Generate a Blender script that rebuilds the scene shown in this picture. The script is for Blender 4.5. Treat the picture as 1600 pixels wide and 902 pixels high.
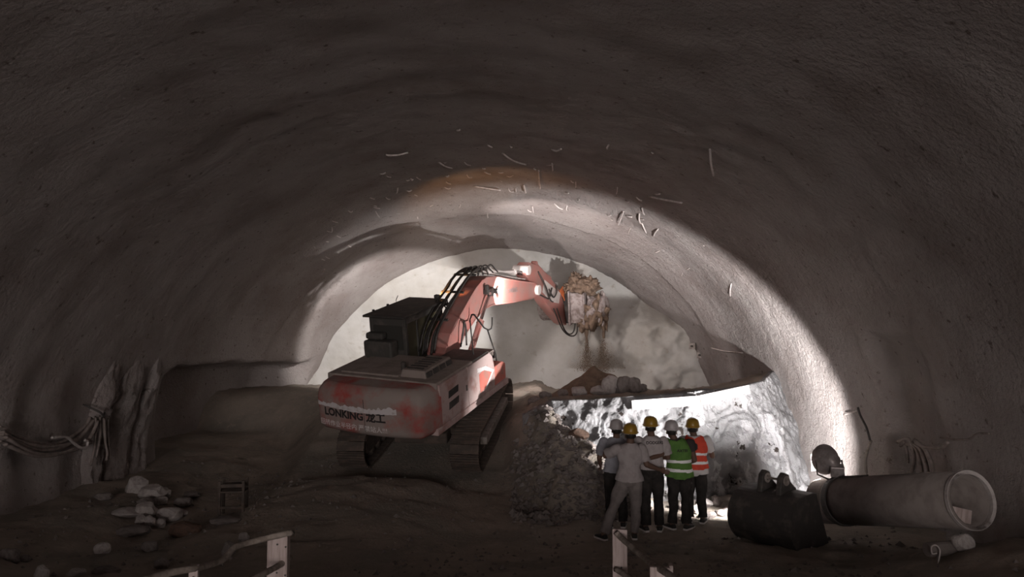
import bpy, bmesh, math, random
from mathutils import Vector, Matrix, noise, Euler
from mathutils.bvhtree import BVHTree
R = math.radians
random.seed(7)
scene = bpy.context.scene
col = scene.collection
for o in list(bpy.data.objects): bpy.data.objects.remove(o)

# ------------------------------------------------------------------ camera, world, lights, exposure
F = 1155.0; HC = 3.17; PITCH = math.atan((520 - 451) / F)
cam = bpy.data.cameras.new('camera'); cam.sensor_width = 36; cam.lens = 36 * F / 1600
cam.clip_start = .05; cam.clip_end = 200
camo = bpy.data.objects.new('camera', cam); col.objects.link(camo)
camo.location = (0, 0, HC); camo.rotation_euler = (R(90) + PITCH, 0, 0)
scene.camera = camo
AMB = 16.5
w = bpy.data.worlds.new('world'); scene.world = w; w.use_nodes = True
w.node_tree.nodes['Background'].inputs[0].default_value = (1, .915, .875, 1)
w.node_tree.nodes['Background'].inputs[1].default_value = AMB
pl = bpy.data.lights.new('portal', 'AREA'); pl.shape = 'RECTANGLE'; pl.size = 17; pl.size_y = 9.5
pl.cycles.is_portal = True
po = bpy.data.objects.new('portal', pl); col.objects.link(po)
po.location = (-.7, -25.9, 3.2); po.rotation_euler = (R(90), 0, 0)
FLOOD_W = 6900; BOOM_W = 560; CAB_W = 140; FRAME_W = 400; LEFT_W = 2500
scene.view_settings.view_transform = 'Standard'; scene.view_settings.look = 'None'
scene.view_settings.exposure = 0; scene.view_settings.gamma = 1
scene.view_settings.use_curve_mapping = False
scene.cycles.max_bounces = 6; scene.cycles.diffuse_bounces = 4
scene.cycles.sample_clamp_indirect = 4.0

# ------------------------------------------------------------------ helpers
def ray(px, py):
    u = (px - 800) / F; v = (451 - py) / F
    return Vector((u, math.cos(PITCH) - v * math.sin(PITCH), math.sin(PITCH) + v * math.cos(PITCH)))
def at(px, py, d):
    r = ray(px, py); return Vector((0, 0, HC)) + r * (d / r.y)
def sstep(a, b, x):
    t = min(1, max(0, (x - a) / (b - a))); return t * t * (3 - 2 * t)
def lerp(a, b, t): return a + (b - a) * t
def interp(tab, x):
    if x <= tab[0][0]: return tab[0][1:]
    for p, q in zip(tab, tab[1:]):
        if x <= q[0]:
            t = (x - p[0]) / (q[0] - p[0]); return tuple(lerp(a, b, t) for a, b in zip(p[1:], q[1:]))
    return tab[-1][1:]
def fbm(p, o=4): return noise.fractal(p, 1.0, 2.0, o)
def tag(o, label=None, cat=None, group=None, kind=None):
    if label: o['label'] = label
    if cat: o['category'] = cat
    if group: o['group'] = group
    if kind: o['kind'] = kind
    return o
def empty(name, loc=(0, 0, 0), rot=(0, 0, 0)):
    o = bpy.data.objects.new(name, None); o.location = loc; o.rotation_euler = rot
    o.empty_display_size = .2; col.objects.link(o); return o
def link(name, me, parent=None, mat=None):
    o = bpy.data.objects.new(name, me); col.objects.link(o)
    if parent: o.parent = parent
    if mat and not me.materials: me.materials.append(mat)
    return o
def frame_from(d):
    d = d.normalized(); a = Vector((0, 0, 1)) if abs(d.z) < .9 else Vector((1, 0, 0))
    u = d.cross(a).normalized(); v = u.cross(d).normalized(); return u, v
class MB:
    def __init__(s): s.v = []; s.f = []
    def add(s, vs, fs):
        n = len(s.v); s.v += [Vector(p) for p in vs]; s.f += [tuple(i + n for i in f) for f in fs]; return s
    def box(s, c, d, rot=None, taper=None):
        c = Vector(c); M = Euler(rot).to_matrix() if rot else Matrix.Identity(3)
        tx, ty = taper or (1, 1); vs = []
        for z in (-.5, .5):
            k = (tx, ty) if z > 0 else (1, 1)
            for x, y in ((-.5, -.5), (.5, -.5), (.5, .5), (-.5, .5)):
                vs.append(c + M @ Vector((x * d[0] * k[0], y * d[1] * k[1], z * d[2])))
        return s.add(vs, [(3, 2, 1, 0), (4, 5, 6, 7), (0, 1, 5, 4), (1, 2, 6, 5), (2, 3, 7, 6), (3, 0, 4, 7)])
    def prism(s, poly, a, b, axis='x'):
        def P(p, t):
            return {'x': (t, p[0], p[1]), 'y': (p[0], t, p[1]), 'z': (p[0], p[1], t)}[axis]
        n = len(poly)
        return s.add([P(p, a) for p in poly] + [P(p, b) for p in poly],
                     [tuple(range(n))[::-1], tuple(range(n, 2 * n))] + [(i, (i + 1) % n, (i + 1) % n + n, i + n) for i in range(n)])
    def tube(s, pts, r, seg=8, cap=True):
        pts = [Vector(p) for p in pts]; n = len(pts); rs = r if isinstance(r, (list, tuple)) else [r] * n
        base = len(s.v); u = None
        for i, p in enumerate(pts):
            d = (pts[min(i + 1, n - 1)] - pts[max(i - 1, 0)])
            d = d.normalized() if d.length > 1e-9 else Vector((0, 0, 1))
            if u is None: u, v = frame_from(d)
            else:
                u = (u - d * u.dot(d)).normalized(); v = d.cross(u)
            for k in range(seg):
                a = 2 * math.pi * k / seg; s.v.append(p + (u * math.cos(a) + v * math.sin(a)) * rs[i])
        for i in range(n - 1):
            for k in range(seg):
                k2 = (k + 1) % seg
                s.f.append((base + i * seg + k, base + i * seg + k2, base + (i + 1) * seg + k2, base + (i + 1) * seg + k))
        if cap:
            s.f.append(tuple(base + k for k in range(seg))[::-1]); s.f.append(tuple(base + (n - 1) * seg + k for k in range(seg)))
        return s
    def lathe(s, prof, c, axis, seg=24, closed=False):
        c = Vector(c); ax = Vector(axis).normalized(); u, v = frame_from(ax); base = len(s.v); n = len(prof)
        for r, h in prof:
            for k in range(seg):
                a = 2 * math.pi * k / seg; s.v.append(c + ax * h + (u * math.cos(a) + v * math.sin(a)) * r)
        for i in range(n if closed else n - 1):
            j = (i + 1) % n
            for k in range(seg):
                k2 = (k + 1) % seg; s.f.append((base + i * seg + k, base + i * seg + k2, base + j * seg + k2, base + j * seg + k))
        if not closed:
            s.f.append(tuple(base + k for k in range(seg))[::-1]); s.f.append(tuple(base + (n - 1) * seg + k for k in range(seg)))
        return s
    def cyl(s, p0, p1, r, seg=16): return s.tube([p0, p1], r, seg)
    def mesh(s, name, bevel=0, smooth=False, sub=0, jitter=0):
        me = bpy.data.meshes.new(name); bm = bmesh.new()
        vs = [bm.verts.new(p) for p in s.v]
        for f in s.f:
            try: bm.faces.new([vs[i] for i in f])
            except ValueError: pass
        bmesh.ops.recalc_face_normals(bm, faces=bm.faces[:])
        if bevel:
            es = [e for e in bm.edges if len(e.link_faces) == 2 and e.calc_face_angle(0) > .5]
            bmesh.ops.bevel(bm, geom=es, offset=bevel, segments=2, profile=.5, affect='EDGES', clamp_overlap=True)
        if jitter:
            for v in bm.verts: v.co += noise.noise_vector(v.co * 6) * jitter
        bm.to_mesh(me); bm.free()
        if smooth:
            for p in me.polygons: p.use_smooth = True
        return me
    def build(s, name, mat, parent=None, bevel=0, smooth=False, jitter=0, rotz=None):
        me = s.mesh(name, bevel, smooth, jitter=jitter); me.materials.append(mat)
        o = link(name, me, parent)
        if rotz is not None: o.rotation_euler = (0, 0, rotz)
        return o
def catmull(pts, n=8):
    pts = [Vector(p) for p in pts]; out = []
    for i in range(len(pts) - 1):
        p0 = pts[max(i - 1, 0)]; p1 = pts[i]; p2 = pts[i + 1]; p3 = pts[min(i + 2, len(pts) - 1)]
        for k in range(n):
            t = k / n
            out.append(.5 * ((2 * p1) + (p2 - p0) * t + (2 * p0 - 5 * p1 + 4 * p2 - p3) * t * t + (3 * p1 - p0 - 3 * p2 + p3) * t ** 3))
    return out + [pts[-1]]
def grid_mesh(name, P, smooth=True):
    m = len(P); n = len(P[0]); me = bpy.data.meshes.new(name)
    fs = [(i * n + j, i * n + j + 1, (i + 1) * n + j + 1, (i + 1) * n + j) for i in range(m - 1) for j in range(n - 1)]
    me.from_pydata([p for r in P for p in r], [], fs); me.update()
    if smooth: me.polygons.foreach_set('use_smooth', [True] * len(me.polygons))
    return me

# ------------------------------------------------------------------ materials
def rgba(c): return (c[0], c[1], c[2], 1)
def mat(name, c, rough=.7, metal=0, c2=None, scale=6, lo=.45, hi=.62, detail=5, bump=0, bscale=30, bdist=.02, c3=None, scale3=2, lo3=.5, hi3=.6,
        coord='Object', spec=.3, stretch=None, emis=None):
    m = bpy.data.materials.new(name); m.use_nodes = True; nt = m.node_tree; N = nt.nodes; L = nt.links
    b = N['Principled BSDF']; b.inputs['Roughness'].default_value = rough; b.inputs['Metallic'].default_value = metal
    b.inputs['Base Color'].default_value = rgba(c); b.inputs['Specular IOR Level'].default_value = spec
    tc = N.new('ShaderNodeTexCoord'); src = tc.outputs[coord]
    if stretch:
        mp = N.new('ShaderNodeMapping'); mp.inputs['Scale'].default_value = stretch; L.new(src, mp.inputs[0]); src = mp.outputs[0]
    def layer(prev, cc, sc, a, bb, det):
        n = N.new('ShaderNodeTexNoise'); n.inputs['Scale'].default_value = sc; n.inputs['Detail'].default_value = det
        n.inputs['Roughness'].default_value = .62; L.new(src, n.inputs['Vector'])
        r = N.new('ShaderNodeMapRange'); r.inputs[1].default_value = a; r.inputs[2].default_value = bb; L.new(n.outputs[0], r.inputs[0])
        x = N.new('ShaderNodeMix'); x.data_type = 'RGBA'; L.new(r.outputs[0], x.inputs[0])
        if prev is None: x.inputs[6].default_value = rgba(c)
        else: L.new(prev, x.inputs[6])
        x.inputs[7].default_value = rgba(cc); return x.outputs[2]
    out = None
    if c2: out = layer(None, c2, scale, lo, hi, detail)
    if c3: out = layer(out, c3, scale3, lo3, hi3, detail)
    if out is not None: L.new(out, b.inputs['Base Color'])
    if bump:
        n = N.new('ShaderNodeTexNoise'); n.inputs['Scale'].default_value = bscale; n.inputs['Detail'].default_value = 6
        n.inputs['Roughness'].default_value = .65; L.new(src, n.inputs['Vector'])
        bp = N.new('ShaderNodeBump'); bp.inputs['Strength'].default_value = bump; bp.inputs['Distance'].default_value = bdist
        L.new(n.outputs[0], bp.inputs['Height']); L.new(bp.outputs[0], b.inputs['Normal'])
    if emis:
        b.inputs['Emission Color'].default_value = rgba(emis[0]); b.inputs['Emission Strength'].default_value = emis[1]
    return m
DUST = (.285, .235, .215)
M = {}
M['shot'] = mat('shotcrete', (.36, .325, .315), .95, c2=(.27, .23, .22), scale=.55, lo=.42, hi=.66, c3=(.16, .13, .12), scale3=7, lo3=.62, hi3=.70, bump=.75, bscale=11, bdist=.10, spec=.1)
M['face'] = mat('rock_face', (.50, .485, .47), .95, c2=(.40, .375, .345), scale=.5, lo=.42, hi=.65, c3=(.34, .30, .26), scale3=3, lo3=.6, hi3=.75, bump=.4, bscale=5, bdist=.05, spec=.1)
M['bench'] = mat('white_coated_rock', (.24, .237, .245), .9, c2=(.40, .395, .41), scale=1.5, lo=.53, hi=.555, c3=(.045, .036, .032), scale3=2.6, lo3=.635, hi3=.655, bump=1.0, bscale=9, bdist=.08, spec=.15, detail=7)
M['dirt'] = mat('brown_dirt', (.33, .28, .24), .95, c2=(.25, .225, .197), scale=.8, lo=.42, hi=.6, c3=(.39, .315, .265), scale3=5, lo3=.55, hi3=.75, bump=.9, bscale=14, bdist=.05, spec=.1)
M['red'] = mat('faded_red_paint', (.56, .165, .13), .6, c2=(.33, .20, .17), scale=3, lo=.45, hi=.7, c3=(.17, .13, .115), scale3=9, lo3=.6, hi3=.75, bump=.15, bscale=40, spec=.4)
M['boomred'] = mat('pale_red_paint', (.38, .155, .135), .5, c2=(.32, .185, .165), scale=2.5, lo=.42, hi=.66, c3=(.22, .15, .13), scale3=8, lo3=.64, hi3=.78, bump=.12, bscale=40, spec=.4)
M['silver'] = mat('silver_paint', (.62, .56, .54), .5, c2=(.45, .38, .36), scale=4, lo=.5, hi=.7, bump=.1, spec=.4)
M['cwred'] = mat('counterweight_red', (.34, .065, .055), .75, c2=(.24, .15, .135), scale=2.2, lo=.42, hi=.60, c3=DUST, scale3=.9, lo3=.42, hi3=.58, bump=.25, bscale=30, spec=.25)
M['dust'] = mat('dusty_deck', DUST, .95, c2=(.21, .175, .155), scale=3, lo=.45, hi=.65, bump=.4, bscale=25, spec=.1)
M['pink'] = mat('dusty_pink_panel', (.47, .36, .345), .7, c2=(.36, .21, .19), scale=2.2, lo=.5, hi=.66, c3=DUST, scale3=4, lo3=.58, hi3=.72, bump=.12, spec=.3)
M['black'] = mat('black_metal', (.045, .04, .038), .6, c2=(.10, .085, .075), scale=5, lo=.5, hi=.7, bump=.15, spec=.35)
M['cabdark'] = mat('dark_cab_paint', (.065, .06, .055), .6, c2=(.11, .095, .085), scale=4, lo=.5, hi=.7, bump=.1, spec=.3)
M['rubber'] = mat('black_rubber', (.035, .03, .028), .6, c2=(.07, .058, .05), scale=8, lo=.5, hi=.7, spec=.4)
M['track'] = mat('muddy_steel', (.075, .06, .052), .85, c2=(.12, .09, .075), scale=5, lo=.45, hi=.65, bump=.4, bscale=25, spec=.25)
M['scuff'] = mat('bare_scuffed_steel', (.33, .29, .27), .6, metal=.3, c2=(.2, .17, .15), scale=8, bump=.2)
M['chrome'] = mat('chrome_rod', (.75, .72, .72), .22, metal=1)
M['orange'] = mat('orange_paint', (.72, .20, .07), .5, c2=(.5, .13, .06), scale=6)
M['mud'] = mat('clay_mud', (.21, .145, .105), .9, c2=(.14, .098, .073), scale=4, lo=.42, hi=.62, c3=(.13, .09, .07), scale3=9, lo3=.55, hi3=.7, bump=.9, bscale=14, bdist=.05)
M['greymud'] = mat('grey_mud', (.36, .31, .30), .85, c2=(.20, .155, .145), scale=6, lo=.42, hi=.6, bump=.8, bscale=18, bdist=.04)
M['letter'] = mat('black_lettering', (.03, .025, .025), .7, spec=.2)
M['white'] = mat('white_print', (.70, .66, .66), .7, c2=(.45, .40, .39), scale=14, lo=.5, hi=.7)
M['scrape'] = mat('scraped_primer', (.56, .52, .53), .8, c2=(.40, .34, .33), scale=9, lo=.5, hi=.66, bump=.2)
M['rock'] = mat('grey_rock', (.24, .21, .20), .95, c2=(.16, .135, .125), scale=5, lo=.42, hi=.65, bump=.7, bscale=14, bdist=.03, spec=.1)
M['palerock'] = mat('pale_rock', (.46, .42, .405), .95, c2=(.34, .30, .29), scale=6, lo=.45, hi=.65, bump=.6, bscale=16, bdist=.03, spec=.1)
M['redrock'] = mat('reddish_rock', (.17, .11, .085), .95, c2=(.11, .08, .065), scale=6, lo=.45, hi=.65, bump=.7, bscale=14, bdist=.03, spec=.1)
M['concrete'] = mat('concrete_pipe', (.20, .172, .16), .9, c2=(.145, .122, .112), scale=4, lo=.42, hi=.65, bump=.4, bscale=40, bdist=.01, spec=.2)
M['wood'] = mat('weathered_board', (.42, .345, .33), .85, c2=(.28, .22, .205), scale=3, lo=.42, hi=.65, bump=.4, bscale=10, bdist=.01, stretch=(9, 9, 1), spec=.2)
M['log'] = mat('barked_log', (.30, .255, .225), .9, c2=(.17, .14, .12), scale=12, lo=.42, hi=.62, bump=.7, bscale=40, bdist=.01, spec=.15)
M['board'] = mat('pale_plank', (.38, .37, .37), .8, c2=(.30, .28, .28), scale=4, lo=.5, hi=.7)
M['lampgrey'] = mat('lamp_housing', (.30, .265, .26), .45, metal=.3, c2=(.2, .17, .165), scale=8)
M['lens'] = mat('lamp_lens', (.9, .9, .9), .3, emis=((1, .97, .93), 40))
M['lensw'] = mat('warm_lamp_lens', (.9, .8, .6), .3, emis=((1, .6, .25), 12))
M['wire'] = mat('pale_wire', (.62, .56, .55), .7, c2=(.45, .39, .37), scale=9)
M['hose'] = mat('grey_hose', (.24, .20, .185), .8, c2=(.17, .14, .125), scale=9)
M['skin'] = mat('skin', (.12, .07, .052), .6, spec=.3)
M['hair'] = mat('black_hair', (.02, .017, .015), .6)
M['hatw'] = mat('white_helmet', (.42, .385, .39), .35, spec=.5)
M['haty'] = mat('yellow_helmet', (.27, .155, .02), .35, spec=.5)
M['teegrey'] = mat('grey_tee', (.33, .295, .295), .95, c2=(.29, .255, .255), scale=10, bump=.3, bscale=25, spec=.1)
M['teepale'] = mat('pale_tee', (.40, .36, .36), .95, c2=(.34, .305, .305), scale=8, bump=.3, bscale=25, spec=.1)
M['shirtblue'] = mat('pale_blue_shirt', (.33, .325, .36), .95, c2=(.28, .275, .31), scale=8, bump=.3, bscale=25, spec=.1)
M['trougrey'] = mat('grey_trousers', (.19, .165, .16), .95, c2=(.155, .135, .13), scale=8, bump=.3, bscale=25, spec=.1)
M['troublack'] = mat('black_trousers', (.028, .025, .024), .95, spec=.1, c2=(.04, .035, .033), scale=8, bump=.3, bscale=25)
M['shirtblack'] = mat('black_shirt', (.05, .042, .04), .95, spec=.1)
M['teewhite'] = mat('white_tee', (.55, .52, .52), .95, spec=.1)
M['green'] = mat('green_vest', (.10, .20, .05), .85, c2=(.08, .165, .042), scale=8, spec=.15)
M['vred'] = mat('orange_red_vest', (.60, .075, .045), .85, c2=(.50, .065, .04), scale=8, spec=.15)
M['reflect'] = mat('reflective_tape', (.80, .79, .80), .4, spec=.6)
M['shoe'] = mat('black_shoe', (.03, .027, .025), .6)
M['sole'] = mat('white_sole', (.62, .58, .57), .7)
def glass_mat():
    m = bpy.data.materials.new('dusty_glass'); m.use_nodes = True; nt = m.node_tree; N = nt.nodes; L = nt.links
    b = N['Principled BSDF']; b.inputs['Base Color'].default_value = (.16, .15, .11, 1); b.inputs['Roughness'].default_value = .35
    t = N.new('ShaderNodeBsdfTranslucent'); t.inputs[0].default_value = (.55, .47, .30, 1)
    tr = N.new('ShaderNodeBsdfTransparent'); tr.inputs[0].default_value = (.7, .68, .6, 1)
    a = N.new('ShaderNodeMixShader'); a.inputs[0].default_value = .45; L.new(b.outputs[0], a.inputs[1]); L.new(t.outputs[0], a.inputs[2])
    c = N.new('ShaderNodeMixShader'); c.inputs[0].default_value = .35; L.new(a.outputs[0], c.inputs[1]); L.new(tr.outputs[0], c.inputs[2])
    L.new(c.outputs[0], N['Material Output'].inputs[0]); return m
M['glass'] = glass_mat()
M['darkglass'] = mat('dark_glass', (.05, .048, .044), .25, spec=.5)

# ------------------------------------------------------------------ tunnel shell
XC, TA, TB, ZC = -.75, 7.35, 6.15, 1.0
FACE_Y = 26.0
def prof_pts(n):
    pts = []
    for i in range(60):
        z = lerp(-1.4, ZC, i / 60); pts.append((XC - TA + .09 * (ZC - z) ** 2, z))
    for i in range(241):
        a = math.pi - math.pi * i / 240; pts.append((XC + TA * math.cos(a), ZC + TB * math.sin(a)))
    for i in range(1, 61):
        z = lerp(ZC, -1.4, i / 60); pts.append((XC + TA - .09 * (ZC - z) ** 2, z))
    L = [0]
    for p, q in zip(pts, pts[1:]): L.append(L[-1] + math.hypot(q[0] - p[0], q[1] - p[1]))
    out = []; k = 0
    for i in range(n):
        t = L[-1] * i / (n - 1)
        while k < len(L) - 2 and L[k + 1] < t: k += 1
        u = (t - L[k]) / (L[k + 1] - L[k]); out.append((lerp(pts[k][0], pts[k + 1][0], u), lerp(pts[k][1], pts[k + 1][1], u)))
    return out
NP = 300
PR = prof_pts(NP)
NRM = []
for i in range(NP):
    a = PR[max(i - 1, 0)]; b = PR[min(i + 1, NP - 1)]; d = Vector((b[0] - a[0], b[1] - a[1])).normalized(); NRM.append((-d.y, d.x))
def tun_disp(x, y, z):
    v = Vector((x, y, z))
    d = .05 * noise.noise(v * .35) + .018 * fbm(v * .9, 3)
    d += .004 * math.cos(2 * math.pi * y / 1.05 + 1.2 * noise.noise(v * .5))          # steel-arch spacing shows through
    f = sstep(5, 12, y)
    d += f * ((.010 + .012 * sstep(0, 4, x)) * fbm(v * 3.3, 4) + (.006 + .014 * sstep(0, 4, x)) * noise.noise(v * 9))
    d += .16 * sstep(22.3, 22.38, y + .25 * noise.noise(v * .7)) * sstep(2.0, 3.4, z)    # edge of the last lining ring
    if x < -4 and z < 3.2:
        top = 2.25 + .25 * noise.noise(Vector((0, y * .8, 3)))
        d += 1.5 * sstep(16.9, 17.3, y) * sstep(top + .15, top - .35, z) * (1 - sstep(24.6, 25.6, y))
        d += .04 * math.cos(y * 5.0 + 2 * noise.noise(v * .6)) * sstep(3.2, 1.5, z) * sstep(16.9, 16, y)
    if x > 5 and 9 < y < 14 and z < 3.4:                                              # shallow niche beside the pipe
        d += .35 * sstep(11.3, 11.7, y) * sstep(13.2, 12.8, y) * sstep(3.3, 2.8, z)
    return d
ys = []
y = -26.0
while y < 26.8:
    ys.append(y); y += .6 if y < 4 else (.16 if y < 11 else .095)
def taper(x, z, k):                                   # the heading closes in to a flatter arch at the face
    if k <= 0: return x, z
    sgn = 1 if x > XC else -1
    if z <= ZC: return lerp(x, -.3 + sgn * 6.9, k), z
    ph = math.atan2((x - XC) / TA, (z - ZC) / TB) / (math.pi / 2) * R(72)
    return lerp(x, -.3 + 7.18 * math.sin(ph), k), lerp(z, -1.2 + 7.18 * math.cos(ph), k)
def tk(y): return max(0, min(1, (y - 19.6) / 6.4)) ** 1.15
shell = []
for yy in ys:
    row = []; k = tk(yy)
    for (x, z), (nx, nz) in zip(PR, NRM):
        d = tun_disp(x, yy, z); x, z = taper(x, z, k); row.append(Vector((x + nx * d, yy, z + nz * d)))
    shell.append(row)
i0 = int(NP * .27); i1 = int(NP * .73)
for nm, a, b in (('wall_left', 0, i0), ('ceiling', i0, i1), ('wall_right', i1, NP - 1)):
    o = link(nm, grid_mesh(nm, [r[a:b + 1] for r in shell]), None, M['shot']); o['kind'] = 'structure'
def hit_shell(px, py):
    r = ray(px, py); r = r / r.y; d = 3.0
    while d < 26:
        p = Vector((0, 0, HC)) + r * d
        e = ((p.x - XC) / TA) ** 2 + ((p.z - ZC) / TB) ** 2 if p.z > ZC else (abs(p.x - XC) / (TA - .09 * (ZC - p.z) ** 2)) ** 2
        k = tk(p.y); e2 = ((p.x + .3) ** 2 + (p.z + 1.2) ** 2) / 7.18 ** 2
        if (1 - k) * (math.sqrt(e) - 1) + k * (math.sqrt(e2) - 1) >= 0: return p
        d += .03
    return Vector((0, 0, HC)) + r * 25.9
def shell_normal(p):
    n = Vector((-(p.x - XC) / TA ** 2, 0, -(p.z - ZC) / TB ** 2)) if p.z > ZC else Vector((-1 if p.x > 0 else 1, 0, 0))
    return n.normalized()

# excavated face
P = []
for i in range(150):
    z = lerp(.6, 8.0, i / 149); row = []
    for j in range(260):
        x = lerp(-9, 8.6, j / 259); v = Vector((x, z * 1.0, 7.3))
        rr = 0 if x < 2.0 else sstep(2.0, 5.0, x) * sstep(4.4, 3.2, z)
        d = .22 * noise.noise(v * .45) + .05 * fbm(v * 1.6, 4)
        d -= rr * (1.2 + .4 * fbm(v * .9, 4)) + .5 * sstep(2.0, 1.0, z)
        row.append(Vector((x, FACE_Y + d, z)))
    P.append(row)
o = link('wall_face', grid_mesh('wall_face', P), None, M['face']); o['kind'] = 'structure'

# ------------------------------------------------------------------ ground
EC = Vector((-1.80, 17.47, .70)); EYAW = R(10); ETILT = R(14.6); ESW = R(13.7)
def H0(x, y):
    b = .9 * (1 - sstep(4, 12, y))
    b += .45 * sstep(4.3, 6.2, x) * sstep(11.2, 8.6, y)
    b += .30 * sstep(-5.4, -7.4, x)
    b -= .3 * sstep(5.2, 6.6, x) * sstep(14, 16.5, y)
    pz = EC.z + math.tan(ETILT) * ((x - EC.x) * math.sin(EYAW) + (y - EC.y) * math.cos(EYAW))
    pz = pz if pz < 1.1 else 1.1 + .3 * (1 - math.exp(-(pz - 1.1) / .3))
    pz -= .85 * max(0, -x - 4.7) * (1 - sstep(20, 23, y)) + .5 * max(0, x - 1.0)
    b += .36 * sstep(9.0, 14.3, y) * sstep(15.4, 14.6, y) * math.exp(-((x + 3.0) / 1.9) ** 4)
    if x > -.6 and y > 11.5:                                  # scree heaped between the ramp and the bench
        zl, yl = interp([(-.5, .3, 17.6), (-.2, 1.0, 17.4), (.1, 1.32, 16.6), (.45, 1.46, 15.8), (.8, 1.42, 15.0), (1.26, 1.12, 14.55), (1.8, .72, 14.0), (2.3, .35, 13.8), (2.9, -.2, 13.8)], x)
        b = max(b, zl - .62 * max(0, yl - y))
    d = pz - b
    return b + (math.sqrt(d * d + .02) + d) * .5
def H(x, y):
    v = Vector((x, y, 0)); k = 1 + 1.3 * sstep(.2, .8, x) * sstep(2.6, 1.9, x) * sstep(12, 13.2, y) - .85 * (sstep(1.9, 1.5, abs(x - (EC.x + (y - EC.y) * math.tan(EYAW)))) * sstep(14.5, 15.5, y) * sstep(20.5, 19.5, y))
    return H0(x, y) + k * (.07 * noise.noise(v * .8) + .05 * fbm(v * 2.2, 4) + .02 * noise.noise(v * 8)) - .02 + (.09 * fbm(Vector((x, y, 4)) * 2.6, 5) + .05 * noise.noise(v * 6.5)) * sstep(.0, .5, x) * sstep(2.6, 1.9, x) * sstep(12.2, 13.4, y)
gy = []; y = -26.0
while y < 26.4: gy.append(y); y += .6 if y < 3 else (.09 if y < 16 else .13)
P = [[Vector((lerp(-9.6, 8.6, j / 190), yy, H(lerp(-9.6, 8.6, j / 190), yy))) for j in range(191)] for yy in gy]
o = link('floor', grid_mesh('floor', P), None, M['dirt']); o['kind'] = 'structure'
def ground_hit(px, py):
    r = ray(px, py); r = r / r.y; d = 4.0
    while d < 26:
        p = Vector((0, 0, HC)) + r * d
        if p.z <= H0(p.x, p.y): return Vector((p.x, p.y, H(p.x, p.y)))
        d += .03
    return p

# ------------------------------------------------------------------ rock bench (white-coated face)
BL = [(-.8, 16.9, 1.2, .3), (.22, 15.6, 1.40, .4), (.8, 14.95, 1.74, .5), (2.2, 14.25, 1.88, .6), (3.6, 14.2, 1.97, .75), (4.8, 14.6, 2.03, 1.0), (5.6, 15.2, 2.1, 1.3), (6.2, 15.9, 2.2, 1.9), (7.0, 17.0, 2.25, 2.2)]
BL = [(x, yb, zt, sb) for x, yb, zt, sb in BL]
def bench_pt(s, t):
    x = lerp(.22, 7.0, s); yb, zt, sb = interp(BL, x)
    if t <= 1:
        z = lerp(-.5, zt, t); yy = yb + sb * t ** 1.3; p = Vector((x, yy, z)); n = Vector((.1, -1, .25)).normalized()
        v = p * 1.0
        c = noise.voronoi(v * 1.1)[0]; d = .10 * fbm(v * .9, 3) + .05 * (c[1] - c[0]) + .02 * fbm(v * 6, 3)
        for fq, am in ((1.5, .07), (3.4, .035)):
            h_ = 3.2 * noise.noise(v * fq + Vector((fq, 3, 1))) + .5 * noise.noise(v * fq * 3); fl = math.floor(h_); d += am * (fl + sstep(.0, .3, h_ - fl))
        d *= 1 - .75 * sstep(.86, 1, t) * .5
        return p + n * d
    u = t - 1; yy = yb + sb + u * (25.9 - yb - sb) ; z = lerp(zt, 1.25, min(1, u * 1.15)) ; p = Vector((x, yy, z))
    return p + Vector((0, 0, (.06 * fbm(p * 1.3, 4) + .05 * fbm(p * 4, 3)) * min(1, u * 12 + .35)))
P = []
ts = [i / 90 for i in range(91)] + [1 + .006 * (i + 1) ** 1.5 for i in range(30)]
for t in ts: P.append([bench_pt(j / 330, min(t, 2)) for j in range(331)])
me = grid_mesh('wall_bench', P); me.materials.append(M['bench']); me.materials.append(M['dirt'])
nfr = 330
for i, p in enumerate(me.polygons):
    if i // nfr >= 94: p.material_index = 1
o = link('wall_bench', me); o['kind'] = 'structure'

# ------------------------------------------------------------------ floodlight beside the pipe
def spot(name, loc, direction, watts, angle, blend, radius, color, parent=None):
    l = bpy.data.lights.new(name, 'SPOT'); l.energy = watts; l.spot_size = angle; l.spot_blend = blend; l.shadow_soft_size = radius; l.color = color
    ob = bpy.data.objects.new(name, l); col.objects.link(ob); ob.location = loc
    ob.rotation_euler = Vector(direction).to_track_quat('-Z', 'Y').to_euler()
    if parent: ob.parent = parent
    return ob
FLP = Vector((4.91, 11.6, 0.80))
fl = empty('floodlight', FLP)
tag(fl, 'round grey floodlight with flared hood aimed at the tunnel wall, standing on the concrete pipe', 'floodlight')
fd = Vector((-.20, .975, -.09)).normalized()           # where the dish faces
hc = Vector((0.0, 0, .40))
b = MB(); b.lathe([(.0, -.17), (.09, -.17), (.105, -.10), (.15, -.05), (.205, .03), (.235, .10), (.225, .10), (.19, .03), (.13, -.04), (.0, -.05)], hc, fd, 28, False)
b.build('dish', M['lampgrey'], fl, smooth=True)
b = MB(); b.lathe([(.0, -.045), (.10, -.045), (.10, -.04), (0, -.04)], hc, fd, 20); b.build('lens', M['lens'], fl)
b = MB(); b.box(hc + Vector((.07, -.13, -.14)), (.20, .15, .17), (0.3, 0, -.3)); b.build('ballast_box', M['lampgrey'], fl, bevel=.015)
b = MB(); b.tube([hc + Vector((-.2, 0, .0)), hc + Vector((-.19, -.03, -.22)), hc + Vector((0, -.05, -.30)), hc + Vector((.22, -.03, -.22)), hc + Vector((.2, 0, 0))], .014, 8); b.build('yoke', M['black'], fl)
b = MB(); b.tube([(0, -.05, .0), (0, -.05, .12)], .02, 8); b.box((0, -.05, .0), (.26, .22, .03)); b.build('stand', M['black'], fl, bevel=.004)
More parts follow.
